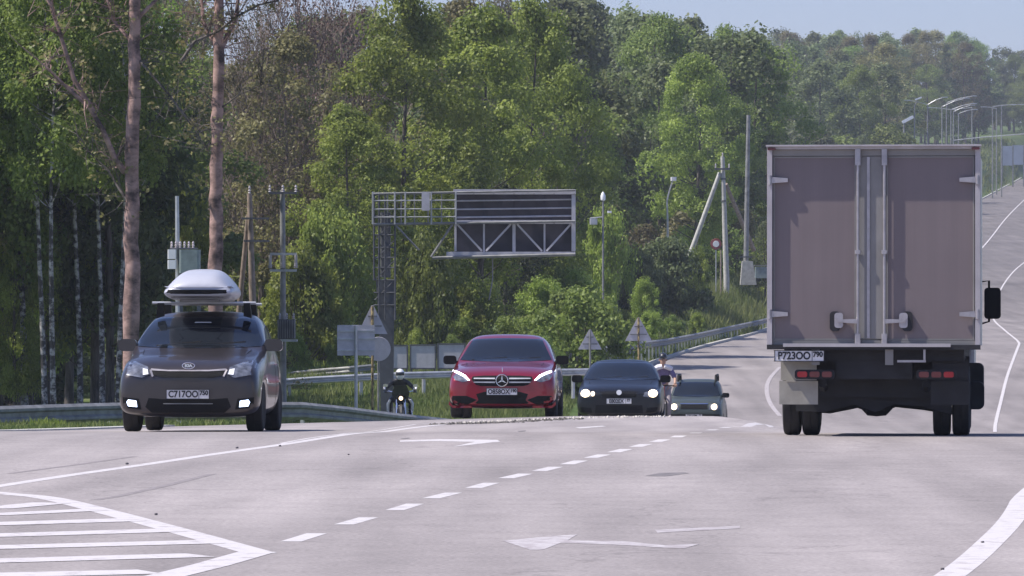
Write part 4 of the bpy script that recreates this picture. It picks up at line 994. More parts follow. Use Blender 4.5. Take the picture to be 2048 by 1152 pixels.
for px in (362, 398): f_.box((P_(px, 0)[0], 0, P_(0, 548)[2]/2-.2), (.09, .09, P_(0, 548)[2]+.4))
f_.build('legs_frame', M['steel_grey'], sb)
# post with lamp and camera to the right of the gantry
Y = 195; x = X(1206, Y); g = float(H(x, Y)); P_ = lambda px, py, dy=0: (X(px, Y)-x, dy, Z(py, Y)-g)
cp = empty('camera_post', (x, Y, g), (0, 0, 0), 'thin post with a white cap and a camera bracket right of the gantry sign', 'camera post')
MB().tube([(0, 0, -.3), P_(1206, 400)], .04, 8).build('pole', M['galv_dark'], cp)
MB().lathe([(.03, 0), (.09, .04), (.1, .2), (.06, .3), (.02, .36)], c=P_(1206, 402), n=12).build('white_cap', M['white'], cp, smooth=True)
MB().tube([P_(1206, 434), P_(1180, 436)], .02, 6).build('bracket', M['galv'], cp)
MB().rbox(P_(1187, 443), (.30, .3, .24), .06).build('camera_housing', M['galv'], cp)
MB().rbox(P_(1219, 424, -.1), (.16, .3, .08), .03).build('lamp_head', M['white'], cp)
# white crooked street light
Y = 300; x = X(1336, Y); g = float(H(x, Y)); P_ = lambda px, py, dy=0: (X(px, Y)-x, dy, Z(py, Y)-g)
lp = empty('street_lamp', (x, Y, g), (0, 0, 0), 'thin pale lamp post with a bent neck above the dark bush', 'street lamp')
MB().tube([(0, 0, -.3), P_(1335, 440), P_(1334, 402), P_(1338, 385), P_(1345, 362)], [.08, .06, .05, .045, .04], 8).build('pole', M['galv'], lp, smooth=True)
MB().rbox(P_(1347, 358), (.34, .5, .24), .07).build('lamp_head', M['white'], lp)
# concrete pole with two struts
Y = 318; x = X(1453, Y); g = float(H(x, Y)); P_ = lambda px, py, dy=0: (X(px, Y)-x, dy, Z(py, Y)-g)
cpol = empty('utility_pole', (x, Y, g), (0, 0, 0), 'pale concrete pole with one pale and one dark strut beside the round road sign', 'power pole')
MB().tube([(0, 0, -.5), P_(1453, 556), P_(1445, 313)], [.19, .19, .13], 10).build('pole', M['concrete'], cpol, smooth=True)
MB().tube([P_(1378, 515, .0), P_(1440, 345, 0)], [.17, .13], 10).build('strut', M['concrete'], cpol, smooth=True)
MB().tube([P_(1512, 500, 3.0), P_(1452, 368, .3)], [.16, .12], 10).build('strut', M['wood_post'], cpol, smooth=True)
MB().box(P_(1444, 338, -.2), (.95, .12, .12)).build('crossarm', M['steel_grey'], cpol)
mb = MB()
for px in (1431, 1458, 1445): insul(mb, P_(px, 336 if px != 1445 else 314, -.2), .28, .07)
mb.build('insulators', M['porcelain'], cpol)
bb = MB()
for py in (358, 402): bb.lathe([(.175, -.04), (.18, 0), (.175, .04)], c=P_(1447, py), n=12)
bb.build('steel_band', M['steel_grey'], cpol)
# tall mast with concrete foot
Y = 312; x = X(1494, Y); g = float(H(x, Y)); P_ = lambda px, py, dy=0: (X(px, Y)-x, dy, Z(py, Y)-g)
tm = empty('mast', (x, Y, g), (0, 0, 0), 'tall grey mast standing in a concrete block left of the truck', 'mast')
MB().tube([P_(1492, 530), P_(1494, 400), P_(1497, 230)], [.17, .15, .12], 12).build('shaft', M['galv_dark'], tm, smooth=True)
MB().prism([(P_(1480, 0)[0], P_(0, 570)[2]), (P_(1513, 0)[0], P_(0, 570)[2]), (P_(1505, 0)[0], P_(0, 522)[2]), (P_(1484, 0)[0], P_(0, 522)[2])][::-1], -.4, .4).build('footing', M['concrete'], tm, bevel=.02)
b = MB().box(P_(1492, 514, -.3), (.75, .12, .08)).build('clamp', M['steel_grey'], tm)
# round red and white sign
Y = 314; x = X(1432, Y); g = float(H(x, Y)); P_ = lambda px, py, dy=0: (X(px, Y)-x, dy, Z(py, Y)-g)
rsg = empty('no_entry_sign', (x, Y, g), (0, 0, 0), 'small round red and white sign at the foot of the concrete pole', 'road sign')
ds = MB().lathe([(.34, 0), (.35, .01), (.34, .02)], c=P_(1432, 488), axis='y', n=24).build('disc', M['sign_red'], rsg)
MB().lathe([(.19, -.012), (.2, -.006), (.19, -.002)], c=P_(1432, 488), axis='y', n=24).build('inner_disc', M['white'], ds)
MB().tube([(0, .06, -.3), P_(1432, 488, .06)], .035, 8).build('pole', M['galv'], rsg)
MB().tube([(P_(1442, 0)[0], .2, -.3), P_(1442, 500, .2)], .05, 8).build('back_post', M['wood_post'], rsg)
# low box by the bank
Y = 310; x = X(1523, Y); g = float(H(x, Y)); cbx = empty('cabinet', (x, Y, g), (0, 0, 0), 'low pale utility cabinet left of the truck below the mast', 'cabinet')
MB().rbox((0, 0, Z(545, Y)-g), (.8, .6, .7), .03).build('housing', M['transformer'], cbx); MB().box((0, 0, Z(531, Y)-g), (.9, .7, .05)).build('lid', M['galv_dark'], cbx)

# far street lamps climbing the hill
def far_lamp(px, ytop, Y, arms, label, r=.085):
    x = X(px, Y); g = float(H(x, Y)); h = Z(ytop, Y)-g
    root = empty('street_lamp', (x, Y, g), (0, 0, 0), label, 'street lamp', 'street lamps climbing the hill')
    MB().tube([(0, 0, -1), (0, 0, h*.5), (0, 0, h)], [r*1.3, r*1.1, r*.8], 8).build('pole', M['galv_dark'], root, smooth=True)
    for (dx, dz) in arms:
        a = MB().tube([(0, 0, h-.1), (dx*.5, 0, h+dz*.6), (dx, 0, h+dz)], .05, 6).build('arm', M['galv'], root)
        MB().rbox((dx, 0, h+dz-.03), (.8, .25, .1), .04).build('lamp_head', M['galv'], a)
for (px, yt, Y, arms, lb) in (
    (1855, 208, 640, ((-2.6, .5), (2.2, .9)), 'leftmost full street lamp above the truck roof, standing apart'),
    (1884, 212, 680, ((3.4, 1.1),), 'street lamp first in the cluster above the truck roof'),
    (1893, 204, 720, ((4.0, .9),), 'street lamp second in the cluster above the truck roof'),
    (1902, 218, 700, ((3.2, .8), (-3, .2)), 'street lamp in the middle of the cluster above the truck roof'),
    (1907, 222, 740, ((2.8, .9),), 'street lamp close behind the middle of the cluster'),
    (1917, 226, 780, ((2.6, .6),), 'street lamp at the right of the cluster above the truck roof'),
    (1944, 214, 820, ((-3, -.4),), 'faint farthest street lamp right of the cluster'),
    (1985, 212, 735, ((3.0, .2),), 'street lamp just right of the truck box, left of three'),
    (1993, 216, 760, ((-2.0, .2),), 'street lamp just right of the truck box, middle of three'),
    (2003, 210, 745, ((3.2, .1),), 'street lamp just right of the truck box, right of three')):
    far_lamp(px, yt, Y, arms, lb)
Y = 600; x = X(1808, Y); g = float(H(x, Y)); fl_ = empty('street_lamp', (x, Y, g), (0, 0, 0), 'street lamp with a bright tilted head above the truck roof', 'street lamp')
MB().tube([(0, 0, -1), (0, 0, Z(250, Y)-g), (.2, 0, Z(243, Y)-g)], [.12, .09, .08], 8).build('pole', M['galv_dark'], fl_)
hd = MB().rbox((0, 0, 0), (1.5, .5, .36), .12, axis='y').build('lamp_head', M['white'], fl_, smooth=True); hd.location = (.45, 0, Z(239, Y)-g); hd.rotation_euler = (0, -.5, 0)
Y = 640; x = X(1829, Y); g = float(H(x, Y)); fl_ = empty('street_lamp', (x, Y, g), (0, 0, 0), 'dark thin street lamp with a small pale head, highest above the truck', 'street lamp')
MB().tube([(0, 0, -1), (0, 0, Z(212, Y)-g), (.4, 0, Z(200, Y)-g)], [.1, .08, .06], 8).build('pole', M['galv_dark'], fl_)
hd = MB().rbox((0, 0, 0), (.9, .4, .2), .08, axis='y').build('lamp_head', M['white'], fl_); hd.location = (.5, 0, Z(197, Y)-g); hd.rotation_euler = (0, -.35, 0)
# pale boom barrier line between the lamps (cable)
Y = 700; cb_ = MB(); x0_ = X(1905, Y); cb_.tube([(X(1905, Y), Y, Z(281, Y)), (X(1960, Y), Y, Z(275, Y)), (X(2060, Y), Y, Z(267, Y)), (X(2200, Y), Y, Z(262, Y))], .07, 6)
tag(cb_.build('overhead_cable', M['galv']), 'thin pale cable strung across the hill road behind the lamps', 'cable')
# blue-grey sheet fence on the far bank
Y = 820; x0, x1 = X(2004, Y), X(2200, Y); g = min(float(H(x0, Y)), float(H(x1, Y)))
fw = empty('sheet_fence', ((x0+x1)/2, Y, g), (0, 0, 0), 'blue-grey sheet fence on the far bank at the right edge', 'fence')
zb, zt = Z(331, Y)-g, Z(292, Y)-g
n = 9
for k in range(n):
    wq = (x1-x0)/n; MB().box((-(x1-x0)/2+wq*(k+.5), 0, (zb+zt)/2+.15*math.sin(k*2.1)), (wq-.25, .12, zt-zb)).build('sheet', M['fencewall'], fw)
    MB().box((-(x1-x0)/2+wq*k, .05, zt/2), (.2, .2, zt+.4)).build('post', M['galv_dark'], fw)

# ---------------------------------------------------------------- vegetation
RG = np.random.default_rng(11)
def leaf_object(name, C, size, nrm, tone, mat, parent=None, asp=.7):
    n = len(C); nrm = nrm/np.linalg.norm(nrm, axis=1, keepdims=True)
    r = RG.normal(size=(n, 3)); t = np.cross(nrm, r); t /= np.linalg.norm(t, axis=1, keepdims=True)+1e-9; b = np.cross(nrm, t)
    s = size[:, None]*.5
    V = np.stack([C-t*s, C-b*s*asp-t*s*.1, C+t*s, C+b*s*asp+t*s*.1], 1).reshape(-1, 3)
    me = bpy.data.meshes.new(name); me.vertices.add(4*n); me.vertices.foreach_set('co', V.ravel())
    me.loops.add(4*n); me.loops.foreach_set('vertex_index', np.arange(4*n)); me.polygons.add(n)
    me.polygons.foreach_set('loop_start', np.arange(n)*4); me.polygons.foreach_set('loop_total', np.full(n, 4)); me.update()
    a = me.attributes.new('tone', 'FLOAT', 'POINT'); a.data.foreach_set('value', np.repeat(np.clip(tone, 0, 1), 4).astype(np.float32))
    me.materials.append(mat); o = bpy.data.objects.new(name, me); COL.objects.link(o); o.parent = parent; return o
def clumps(cen, rad, per, size, flat=.75, droop=0, spread=1.0, upb=.5):
    K = len(cen); d = RG.normal(size=(K, per, 3)); d /= np.linalg.norm(d, axis=2, keepdims=True)
    rr = (.35+.65*RG.random((K, per, 1))**.6)
    P = d*rr*rad[:, None, None]*np.array([1, 1, flat])+RG.normal(size=(K, per, 3))*.08*spread*rad[:, None, None]
    if droop: P[:, :, 2] -= droop*RG.random((K, per))**2*rad[:, None]
    C = (cen[:, None, :]+P).reshape(-1, 3)
    N = (d*.7+np.array([0, 0, upb])+RG.normal(size=(K, per, 3))*.55).reshape(-1, 3)
    tone = (RG.random((K, 1))*.55+RG.random((K, per))*.45).ravel()
    sz = size*(.55+.9*RG.random(K*per))
    return C, sz, N, tone
def envelope(n, h, r, z0, z1, shape='egg', core=.25):
    out = []
    while len(out) < n:
        u = RG.random(); z = z0+(z1-z0)*u
        if shape == 'egg': R_ = math.sin(math.pi*min(1, .12+u*.88))**.7
        elif shape == 'cone': R_ = 1-u*.93
        elif shape == 'dome': R_ = math.sqrt(max(0, 1-u*u))*.95+.05
        else: R_ = .75+.25*math.sin(math.pi*u)
        a = RG.random()*2*math.pi; q = core+(1-core)*RG.random()**.5
        lob = 1+.22*math.sin(3*a+u*5+r)+.12*math.sin(5*a-u*7)
        out.append((math.cos(a)*q*R_*r*lob, math.sin(a)*q*R_*r*lob, z))
    return np.array(out)
def trunk_mesh(h, r, cen, nl, mat, parent, z0=.15, wob=.02, twigs=True, seed=0, tip=.1):
    rr = random.Random(seed); mb = MB(); pts = []
    for i in range(9):
        t = i/8; pts.append((wob*h*math.sin(t*4+seed)*t, wob*h*math.cos(t*3+seed*2)*t-wob*h*t*math.cos(seed*2)*.5, h*t*.97-.4*(1-t)))
    mb.tube(pts, [r*(1-t/8*(1-tip))*(1.25 if t == 0 else 1) for t in range(9)], 10)
    pv = [Vector(p) for p in pts]
    for k in range(min(nl, len(cen))):
        c = Vector(cen[k]); zb = max(h*z0, c.z-(.2+.4*rr.random())*math.hypot(c.x, c.y)-.3); t = min(.95, zb/h)*8; i = int(t)
        a = pv[i].lerp(pv[min(8, i+1)], t-i); m = a.lerp(c, .5)+Vector((rr.uniform(-.2, .2), rr.uniform(-.2, .2), -.12*(c-a).length))
        rb_ = r*.30*(1-t/10); mb.tube([a, a.lerp(m, .5)+Vector((0, 0, -.03)), m, c], [rb_, rb_*.75, rb_*.5, rb_*.18], 5)
        if twigs:
            for _ in range(3):
                s_ = m.lerp(c, rr.random()); e = s_+Vector((rr.uniform(-.8, .8), rr.uniform(-.8, .8), rr.uniform(-.1, .9))); mb.tube([s_, s_.lerp(e, .5)+Vector((0, 0, .05)), e], [rb_*.3, rb_*.2, rb_*.08], 3)
    return mb.build('trunk', mat, parent, smooth=True)
PROTO = {}
def proto(key, name, h, r, z0, shape, K, per, size, mat, bark, tr=.16, rad=.75, flat=.75, droop=0, nl=26, core=.25, upb=.5, wob=.02, asp=.7, seed=1):
    root = bpy.data.objects.new(name, None); root.empty_display_size = .3
    COL.objects.link(root)
    cen = envelope(K, h, r, z0*h, h*.96, shape, core); rads = rad*(.6+.8*RG.random(K))
    if shape == 'cone': rads *= np.clip(1.15-cen[:, 2]/h, .25, 1)
    C, sz, N, tone = clumps(cen, rads, per, size, flat, droop, upb=upb)
    C[:, 2] = np.maximum(C[:, 2], .02)
    leaf_object('crown' if tr else 'foliage', C, sz, N, tone, mat, root, asp)
    if tr: trunk_mesh(h, tr, cen, nl, bark, root, z0*.8, wob, seed=seed)
    else:
        mb = MB(); q = random.Random(seed)
        for k in range(0, len(cen), 2):
            c = Vector(cen[k]); mb.tube([(c.x*.15, c.y*.15, -.15), (c.x*.6, c.y*.6, c.z*.55), tuple(c)], [.03, .02, .006], 4)
        mb.build('stems', bark, root)
    PROTO[key] = (root, h, False); return root
proto('bright1', 'broadleaf_tree', 14, 3.9, .13, 'egg', 160, 270, .155, M['leaf_bright'], M['bark'], .2, .78, seed=1)
proto('bright2', 'broadleaf_tree', 14, 3.5, .20, 'egg', 145, 270, .155, M['leaf_bright'], M['bark'], .18, .72, seed=2)
proto('mid1', 'broadleaf_tree', 14, 3.7, .18, 'egg', 130, 240, .16, M['leaf_mid'], M['bark'], .2, .78, seed=3)
proto('mid2', 'broadleaf_tree', 14, 3.2, .30, 'egg', 110, 240, .155, M['leaf_mid'], M['bark'], .17, .7, seed=4)
proto('olive1', 'broadleaf_tree', 14, 3.4, .22, 'egg', 100, 150, .15, M['leaf_olive'], M['twig'], .16, .75, nl=60, seed=5)
proto('grey1', 'broadleaf_tree', 14, 3.1, .15, 'egg', 100, 110, .24, M['leaf_grey'], M['bark'], .17, .75, droop=.5, seed=6)
proto('grey2', 'broadleaf_tree', 14, 2.6, .12, 'col', 95, 110, .24, M['leaf_grey'], M['bark'], .17, .75, droop=.9, seed=7)
proto('birch1', 'birch_tree', 14, 2.5, .42, 'egg', 80, 210, .125, M['leaf_bright'], M['birch'], .13, .65, droop=1.2, seed=8, wob=.028)
proto('birch2', 'birch_tree', 14, 2.3, .50, 'egg', 70, 190, .125, M['leaf_mid'], M['birch'], .11, .6, droop=1.2, seed=9, wob=.035)
proto('dark1', 'conifer_tree', 14, 2.6, .07, 'cone', 120, 105, .26, M['leaf_dark'], M['bark'], .18, .7, flat=.5, droop=.6, core=.35, upb=.2, asp=.4, seed=10)
proto('dark2', 'conifer_tree', 14, 3.0, .2, 'egg', 110, 105, .26, M['leaf_dark'], M['bark'], .2, .8, flat=.6, droop=.5, core=.35, upb=.2, asp=.45, seed=11)
proto('bushb', 'bush', 3, 2.0, .05, 'dome', 70, 170, .13, M['leaf_bright'], M['bark'], 0, .5, core=.1, seed=12)
proto('bushm', 'bush', 3, 2.0, .05, 'dome', 70, 170, .13, M['leaf_mid'], M['bark'], 0, .5, core=.1, seed=13)
proto('bushd', 'bush', 3, 1.9, .04, 'dome', 75, 120, .18, M['leaf_dark'], M['bark'], 0, .5, core=.1, seed=14)
proto('busho', 'bush', 3, 1.7, .05, 'dome', 45, 80, .15, M['leaf_olive'], M['twig'], 0, .45, core=.1, seed=15)
# leafless tree of fine upright reddish twigs
def twig_proto(key, h, mat, leaf, seed, nb=60):
    rr = random.Random(seed); root = bpy.data.objects.new('bare_tree', None); COL.objects.link(root); mb = MB(); tips = []
    mb.tube([(0, 0, -.4), (.1, 0, h*.35), (.0, .1, h*.7), (.1, 0, h*.97)], [.15, .11, .06, .015], 8)
    tw = MB()
    for k in range(nb):
        z = h*(.18+.75*rr.random()); a = rr.random()*6.283; L_ = (h-z)*.42+1.2*rr.random()+.3
        d = Vector((math.cos(a)*.55, math.sin(a)*.55, 1)).normalized(); p0 = Vector((0.05, 0, z)); p1 = p0+Vector((math.cos(a), math.sin(a), .5))*L_*.35; p2 = p1+d*L_*.65
        mb.tube([p0, p1, p2], [.035, .025, .008], 4)
        for j in range(10):
            s_ = p1.lerp(p2, rr.random()) if j % 3 else p0.lerp(p1, rr.random()); e = s_+Vector((rr.gauss(0, .45), rr.gauss(0, .45), .5+rr.random()*1.0)); tw.tube([s_, s_.lerp(e, .5)+Vector((rr.gauss(0, .05), rr.gauss(0, .05), 0)), e], [.012, .01, .005], 3); tips.append(e)
            for _ in range(2):
                e2 = s_.lerp(e, rr.random()); q = e2+Vector((rr.gauss(0, .25), rr.gauss(0, .25), .3+rr.random()*.4)); tw.tube([e2, q], [.008, .004], 3); tips.append(q)
    mb.build('trunk', M['twig'], root, smooth=True); tw.build('twigs', mat, root)
    T_ = np.array([tuple(t) for t in tips]); T_ = np.repeat(T_, 3, 0)+RG.normal(size=(len(T_)*3, 3))*.12
    leaf_object('buds', T_, .07+.05*RG.random(len(T_)), RG.normal(size=T_.shape)+[0, 0, .4], RG.random(len(T_)), leaf, root)
    PROTO[key] = (root, h, False)
twig_proto('bare1', 12, M['twig'], M['leaf_red'], 4); twig_proto('bare2', 12, M['twig'], M['leaf_olive'], 9, 45)
used = set()
LBL = {}
def put(key, px, ytop, Y, label=None, group=None, wide=1.0, cat=None, rz=None, dz=0, hgt=None):
    root, h, _ = PROTO[key]
    x = X(px, Y); g = float(H(x, Y))+dz; s = (hgt if hgt else (CAMZ-(ytop-576)*Y/FPX-g))/h
    if key in used: o = copy_tree(root)
    else: o = root; used.add(key)
    o.location = (x, Y, g); o.scale = (s*wide, s*wide, s); o.rotation_euler = (0, 0, RG.random()*6.28 if rz is None else rz)
    for k in ('label', 'group', 'category'):
        if k in o: del o[k]
    tag(o, label, cat or ('bush' if key.startswith('bush') else 'tree'), group); return o
kindname = {'bright1': 'fresh green tree', 'bright2': 'fresh green tree', 'mid1': 'mid green tree', 'mid2': 'mid green tree', 'olive1': 'olive brown tree',
            'grey1': 'grey green tree', 'grey2': 'narrow grey tree', 'birch1': 'white trunked birch', 'birch2': 'white trunked birch', 'dark1': 'dark green conifer', 'dark2': 'dark green broad tree',
            'bushb': 'bright green bush', 'bushm': 'mid green bush', 'bushd': 'dark green bush', 'busho': 'olive brown bush', 'bare1': 'bare reddish tree', 'bare2': 'bare brown tree'}
ENT = []
def many(spec, where, group, row=''):
    for (key, px, yt, Y, *rest) in spec:
        o = put(key, px, yt, Y, None, group+', '+kindname[key], wide=rest[0] if rest else 1.0); ENT.append((o, kindname[key], row, px))
MARKS = [(-900, 'beyond the left edge'), (-10, 'at the left edge'), (95, 'beside the broad birch'), (175, 'left of the first big trunk'), (250, 'behind the first big trunk'), (300, 'behind the substation'), (405, 'behind the second big trunk'), (465, 'behind the leaning strut pole'),
         (535, 'behind the transformer pole'), (610, 'left of the gantry'), (740, 'behind the gantry column'), (800, 'behind the gantry walkway'), (905, 'behind the sign board'), (1040, 'behind the board end'), (1160, 'behind the camera post'), (1240, 'behind the mottled sign pole'),
         (1310, 'behind the bent lamp'), (1375, 'behind the concrete strut'), (1430, 'behind the concrete pole'), (1475, 'behind the mast'), (1525, "above the truck's left corner"), (1580, "above the truck's left door"), (1650, 'above the left door middle'), (1710, 'above the locking bars'), (1780, 'above the right door'),
         (1850, 'above the lamp cluster'), (1915, "above the truck's right corner"), (1975, 'above the three lamps'), (2035, 'at the right edge'), (2100, 'beyond the right edge')]
def label_all():
    d = {}
    for (o, kn, row, px) in ENT:
        m = [t for (a, t) in MARKS if px >= a][-1]; d.setdefault((kn, row, m), []).append((px, o))
    for (kn, row, m), L_ in d.items():
        L_.sort(key=lambda t: t[0]); n = len(L_)
        names = [''] if n == 1 else ['left one of two', 'right one of two'] if n == 2 else ['leftmost', 'middle one', 'rightmost'] if n == 3 else [('first', 'second', 'third', 'fourth', 'fifth', 'sixth', 'seventh')[min(i, 6)]+' from left' for i in range(n)]
        for (px, o), q in zip(L_, names): o['label'] = ', '.join(t for t in (kn+' '+row, m, q) if t)
def rnd_spec(n, keys, pr, yfun, Yr, jit=20, wide=1.0):
    out = []; step = (pr[1]-pr[0])/n
    for i in range(n):
        px = pr[0]+step*(i+.5+(RG.random()-.5)*.8); Y = Yr[0]+(Yr[1]-Yr[0])*RG.random(); out.append((keys[int(RG.integers(len(keys)))], px, yfun(px)+(RG.random()-.5)*jit, Y, wide*(.85+.3*RG.random())))
    return out
sky_l = lambda px: float(np.interp(px, [-600, 0, 340, 390, 460, 560, 640, 720, 860, 1000, 1090, 1180, 1250, 1330, 1400, 1460, 1500, 1600, 1700, 1800, 1900, 1950, 2048, 2300],
                                    [-140, -120, -80, 95, 125, 60, -10, -30, -40, -40, -30, -15, 8, 24, 30, 46, 62, 58, 66, 60, 56, 82, 104, 150]))
# left wood: trunks in front, full trees behind
W1 = 'in the dense wood behind the left guardrail'
many(rnd_spec(5, ['birch2', 'birch1'], (-300, 230), lambda p: -190, (122, 140), 60, .9), W1, 'trees in the left wood', 'front row')
many(rnd_spec(12, ['mid2', 'dark2', 'mid2', 'olive1'], (-300, 250), lambda p: -120, (126, 150), 90, .75), W1, 'trees in the left wood', 'next row')
many([('bright2', -30, -60, 131, .62), ('bright1', 62, 20, 136, .5), ('bright2', 160, -70, 133, .55), ('bright2', 330, 110, 158, .45), ('bright1', 30, 230, 128, .42)], W1, 'trees in the left wood', 'sunlit')
many(rnd_spec(7, ['mid2', 'mid2', 'birch1'], (-350, 240), lambda p: -60, (150, 170), 60), W1, 'trees in the left wood', 'third row')
many(rnd_spec(10, ['mid1', 'dark2', 'olive1', 'bright2'], (-400, 350), lambda p: 60, (175, 215), 160), W1, 'trees in the left wood', 'fourth row')
many(rnd_spec(9, ['dark2', 'dark1', 'mid1'], (-400, 380), lambda p: 0, (215, 270), 200), W1, 'trees in the left wood', 'far back')
many(rnd_spec(14, ['bushd', 'bushm', 'busho', 'bushb'], (-300, 560), lambda p: 640, (150, 185), 120), '', 'undergrowth of the left wood', 'low down')
many(rnd_spec(16, ['bushd', 'bushm', 'dark2', 'bushd'], (-300, 640), lambda p: 500, (195, 235), 140), '', 'undergrowth of the left wood', 'shoulder high')
for (px, yt, Y, lb) in ((108, 340, 123, 'white birch with a broad speckled trunk, second from the left edge'), (90, 330, 125, 'thin leaning white birch trunk near the left edge'), (160, 345, 128, 'slim pale birch between the broad birch and the big trunk'),
                        (204, 120, 127, 'tall pale grey birch left of the first big reddish trunk'), (236, 300, 124, 'thin pale pole like birch hard against the first big trunk')):
    put('birch2', px, -170, Y, lb, wide=.8)
many(rnd_spec(9, ['mid1', 'olive1', 'bare2', 'grey1', 'mid2'], (350, 640), sky_l, (190, 240), 50, .8), 'between the big trunks and the tall green tree', 'trees behind the small substation', 'tall')
many(rnd_spec(7, ['dark2', 'grey1', 'dark1'], (360, 720), lambda p: sky_l(p)+130, (250, 320), 60), '', 'trees behind the small substation', 'far back')
put('bare1', 600, -40, 208, 'bare tree with a haze of fine reddish twigs, right of the second big trunk', wide=.95)
put('bare1', 680, -10, 222, 'bare reddish twiggy tree touching the tall green tree', wide=.9)
put('bare2', 520, 40, 200, 'bare brown twiggy tree behind the pole with the leaning strut', wide=.8)
# centre: the tall fresh green trees
put('bright1', 812, -35, 205, 'tall fresh green tree rising behind the left end of the gantry', wide=.86)
put('bright2', 960, -10, 214, 'tall fresh green tree rising behind the gantry sign', wide=.9)
put('bright1', 1065, -20, 230, 'fresh green tree right of the tall pair, behind the sign board', wide=.72)
put('bright2', 700, 190, 196, 'fresh green tree lower than its neighbours, left of the gantry column', wide=.9)
put('olive1', 925, -20, 238, 'olive brown tree showing between the two tall green trees', wide=.8)
put('dark2', 1150, 130, 300, 'dark green tree right of the tall green trees', wide=.8)
put('bare2', 1020, -15, 250, 'bare brown twigs topping the tall green trees', wide=.9)
many(rnd_spec(8, ['mid1', 'dark2', 'grey1'], (640, 1150), lambda p: sky_l(p)+40, (270, 310), 50), '', 'wood behind the gantry', 'tall')
many(rnd_spec(7, ['dark1', 'dark2', 'olive1'], (620, 1110), lambda p: 300, (225, 250), 120), '', 'wood behind the gantry', 'half hidden')
many(rnd_spec(15, ['bushd', 'bushm', 'bushb', 'bushm', 'busho'], (600, 1180), lambda p: 610, (184, 205), 90, .8), 'on the bank behind the guardrail and panels', 'bushes behind the guardrail', 'on the bank')
many(rnd_spec(8, ['bushb', 'bushm'], (560, 1120), lambda p: 668, (181, 190), 30, .6), 'low on the bank behind the guardrail and panels', 'low bushes behind the guardrail', 'lowest')
put('bushb', 600, 500, 188, 'tall bright green bush right of the hanging transformer', wide=.62)
put('bushb', 655, 430, 190, 'tallest bright green bush between the transformer pole and the gantry', wide=.5)
put('bushm', 845, 470, 186, 'green bush under the gantry walkway', wide=.42)
# right of the gantry
many([('bushb', 1085, 560, 222, .8), ('bushb', 1150, 545, 228, .8), ('bushb', 1205, 600, 226, .8), ('bushm', 1115, 610, 212, .7), ('bushm', 1170, 640, 215, .8), ('bushb', 1235, 622, 232, .9), ('bushb', 1300, 625, 246, .8), ('bushm', 1345, 632, 255, .7), ('bushb', 1395, 628, 268, .6), ('bushb', 1290, 560, 262, .55)],
     'on the bank between the gantry and the climbing guardrail', 'bushes on the bank', 'on the open bank')
put('bushd', 1335, 478, 282, 'big rounded dark bush on the bank left of the concrete pole', wide=.72)
put('bushd', 1275, 505, 276, 'dark bush behind the bright ones right of the gantry', wide=.62)
put('bushb', 1210, 425, 268, 'tall sunlit bush beside the camera post', wide=.4)
put('bushb', 1395, 500, 300, 'sunlit bush at the foot of the leaning concrete strut', wide=.4)
many(rnd_spec(12, ['grey1', 'grey2', 'grey1', 'mid1'], (1090, 1520), sky_l, (370, 430), 16, .95), '', 'tall wood left of the truck', 'on the skyline')
many(rnd_spec(8, ['grey1', 'mid1', 'dark2', 'mid2'], (1110, 1500), lambda p: 170, (340, 372), 130, .9), '', 'tall wood left of the truck', 'lower')
many(rnd_spec(9, ['bushd', 'bushm', 'busho', 'dark2'], (1180, 1560), lambda p: 425, (330, 350), 70, .9), 'under the tall wood left of the truck', 'undergrowth left of the truck', 'at the foot')
put('bright2', 1392, 92, 328, 'fresh green tree with a sunlit crown above the concrete pole', wide=.82)
put('bushb', 1530, 470, 338, 'yellow green bush beside the truck and the mast', wide=.5)
# far wood on the hill
for (n, Yr, dy, keys) in ((17, (600, 660), 60, ['grey1', 'mid1', 'grey2', 'olive1']), (19, (700, 780), 25, ['grey1', 'grey2', 'mid2', 'olive1', 'dark1']), (19, (820, 900), 4, ['grey1', 'grey2', 'olive1', 'dark1', 'mid1']), (12, (960, 1050), -2, ['grey1', 'grey2', 'mid1'])):
    for (key, px, yt, Y, wd) in rnd_spec(n, keys, (1470, 2150), lambda p: sky_l(p)+dy, Yr, 18 if dy > 5 else 12):
        x = X(px, Y)
        if px > 1960: Y = 1010+90*RG.random()
        elif px > 1790: Y = max(Y, 860+60*RG.random())
        o = put(key, px, yt, Y, None, 'wood on the far hill, '+kindname[key], wide=1.05*wd); ENT.append((o, kindname[key], {60: 'low on the hill', 25: 'midway up the hill', 4: 'high on the hill', -2: 'on the hill skyline'}[dy], px))
many(rnd_spec(9, ['bushm', 'bushd', 'busho', 'grey1'], (1500, 1780), lambda p: 262, (560, 600), 30, 1.0), 'at the foot of the far hill wood above the truck', 'edge of the far hill wood', 'at the hill foot')
# wood on the other side of the road, outside the picture's right edge
for i in range(8):
    Y = 330+70*i; k_ = ['mid1', 'grey1', 'dark1', 'birch1'][i % 4]
    put(k_, 1024+(float(edge_l(Y))+42+RG.random()*8)*FPX/Y, 0, Y, kindname[k_]+(' right of the road, nearer one' if i < 4 else ' right of the road, farther one'), 'trees beyond the right side of the road', hgt=13+4*RG.random())

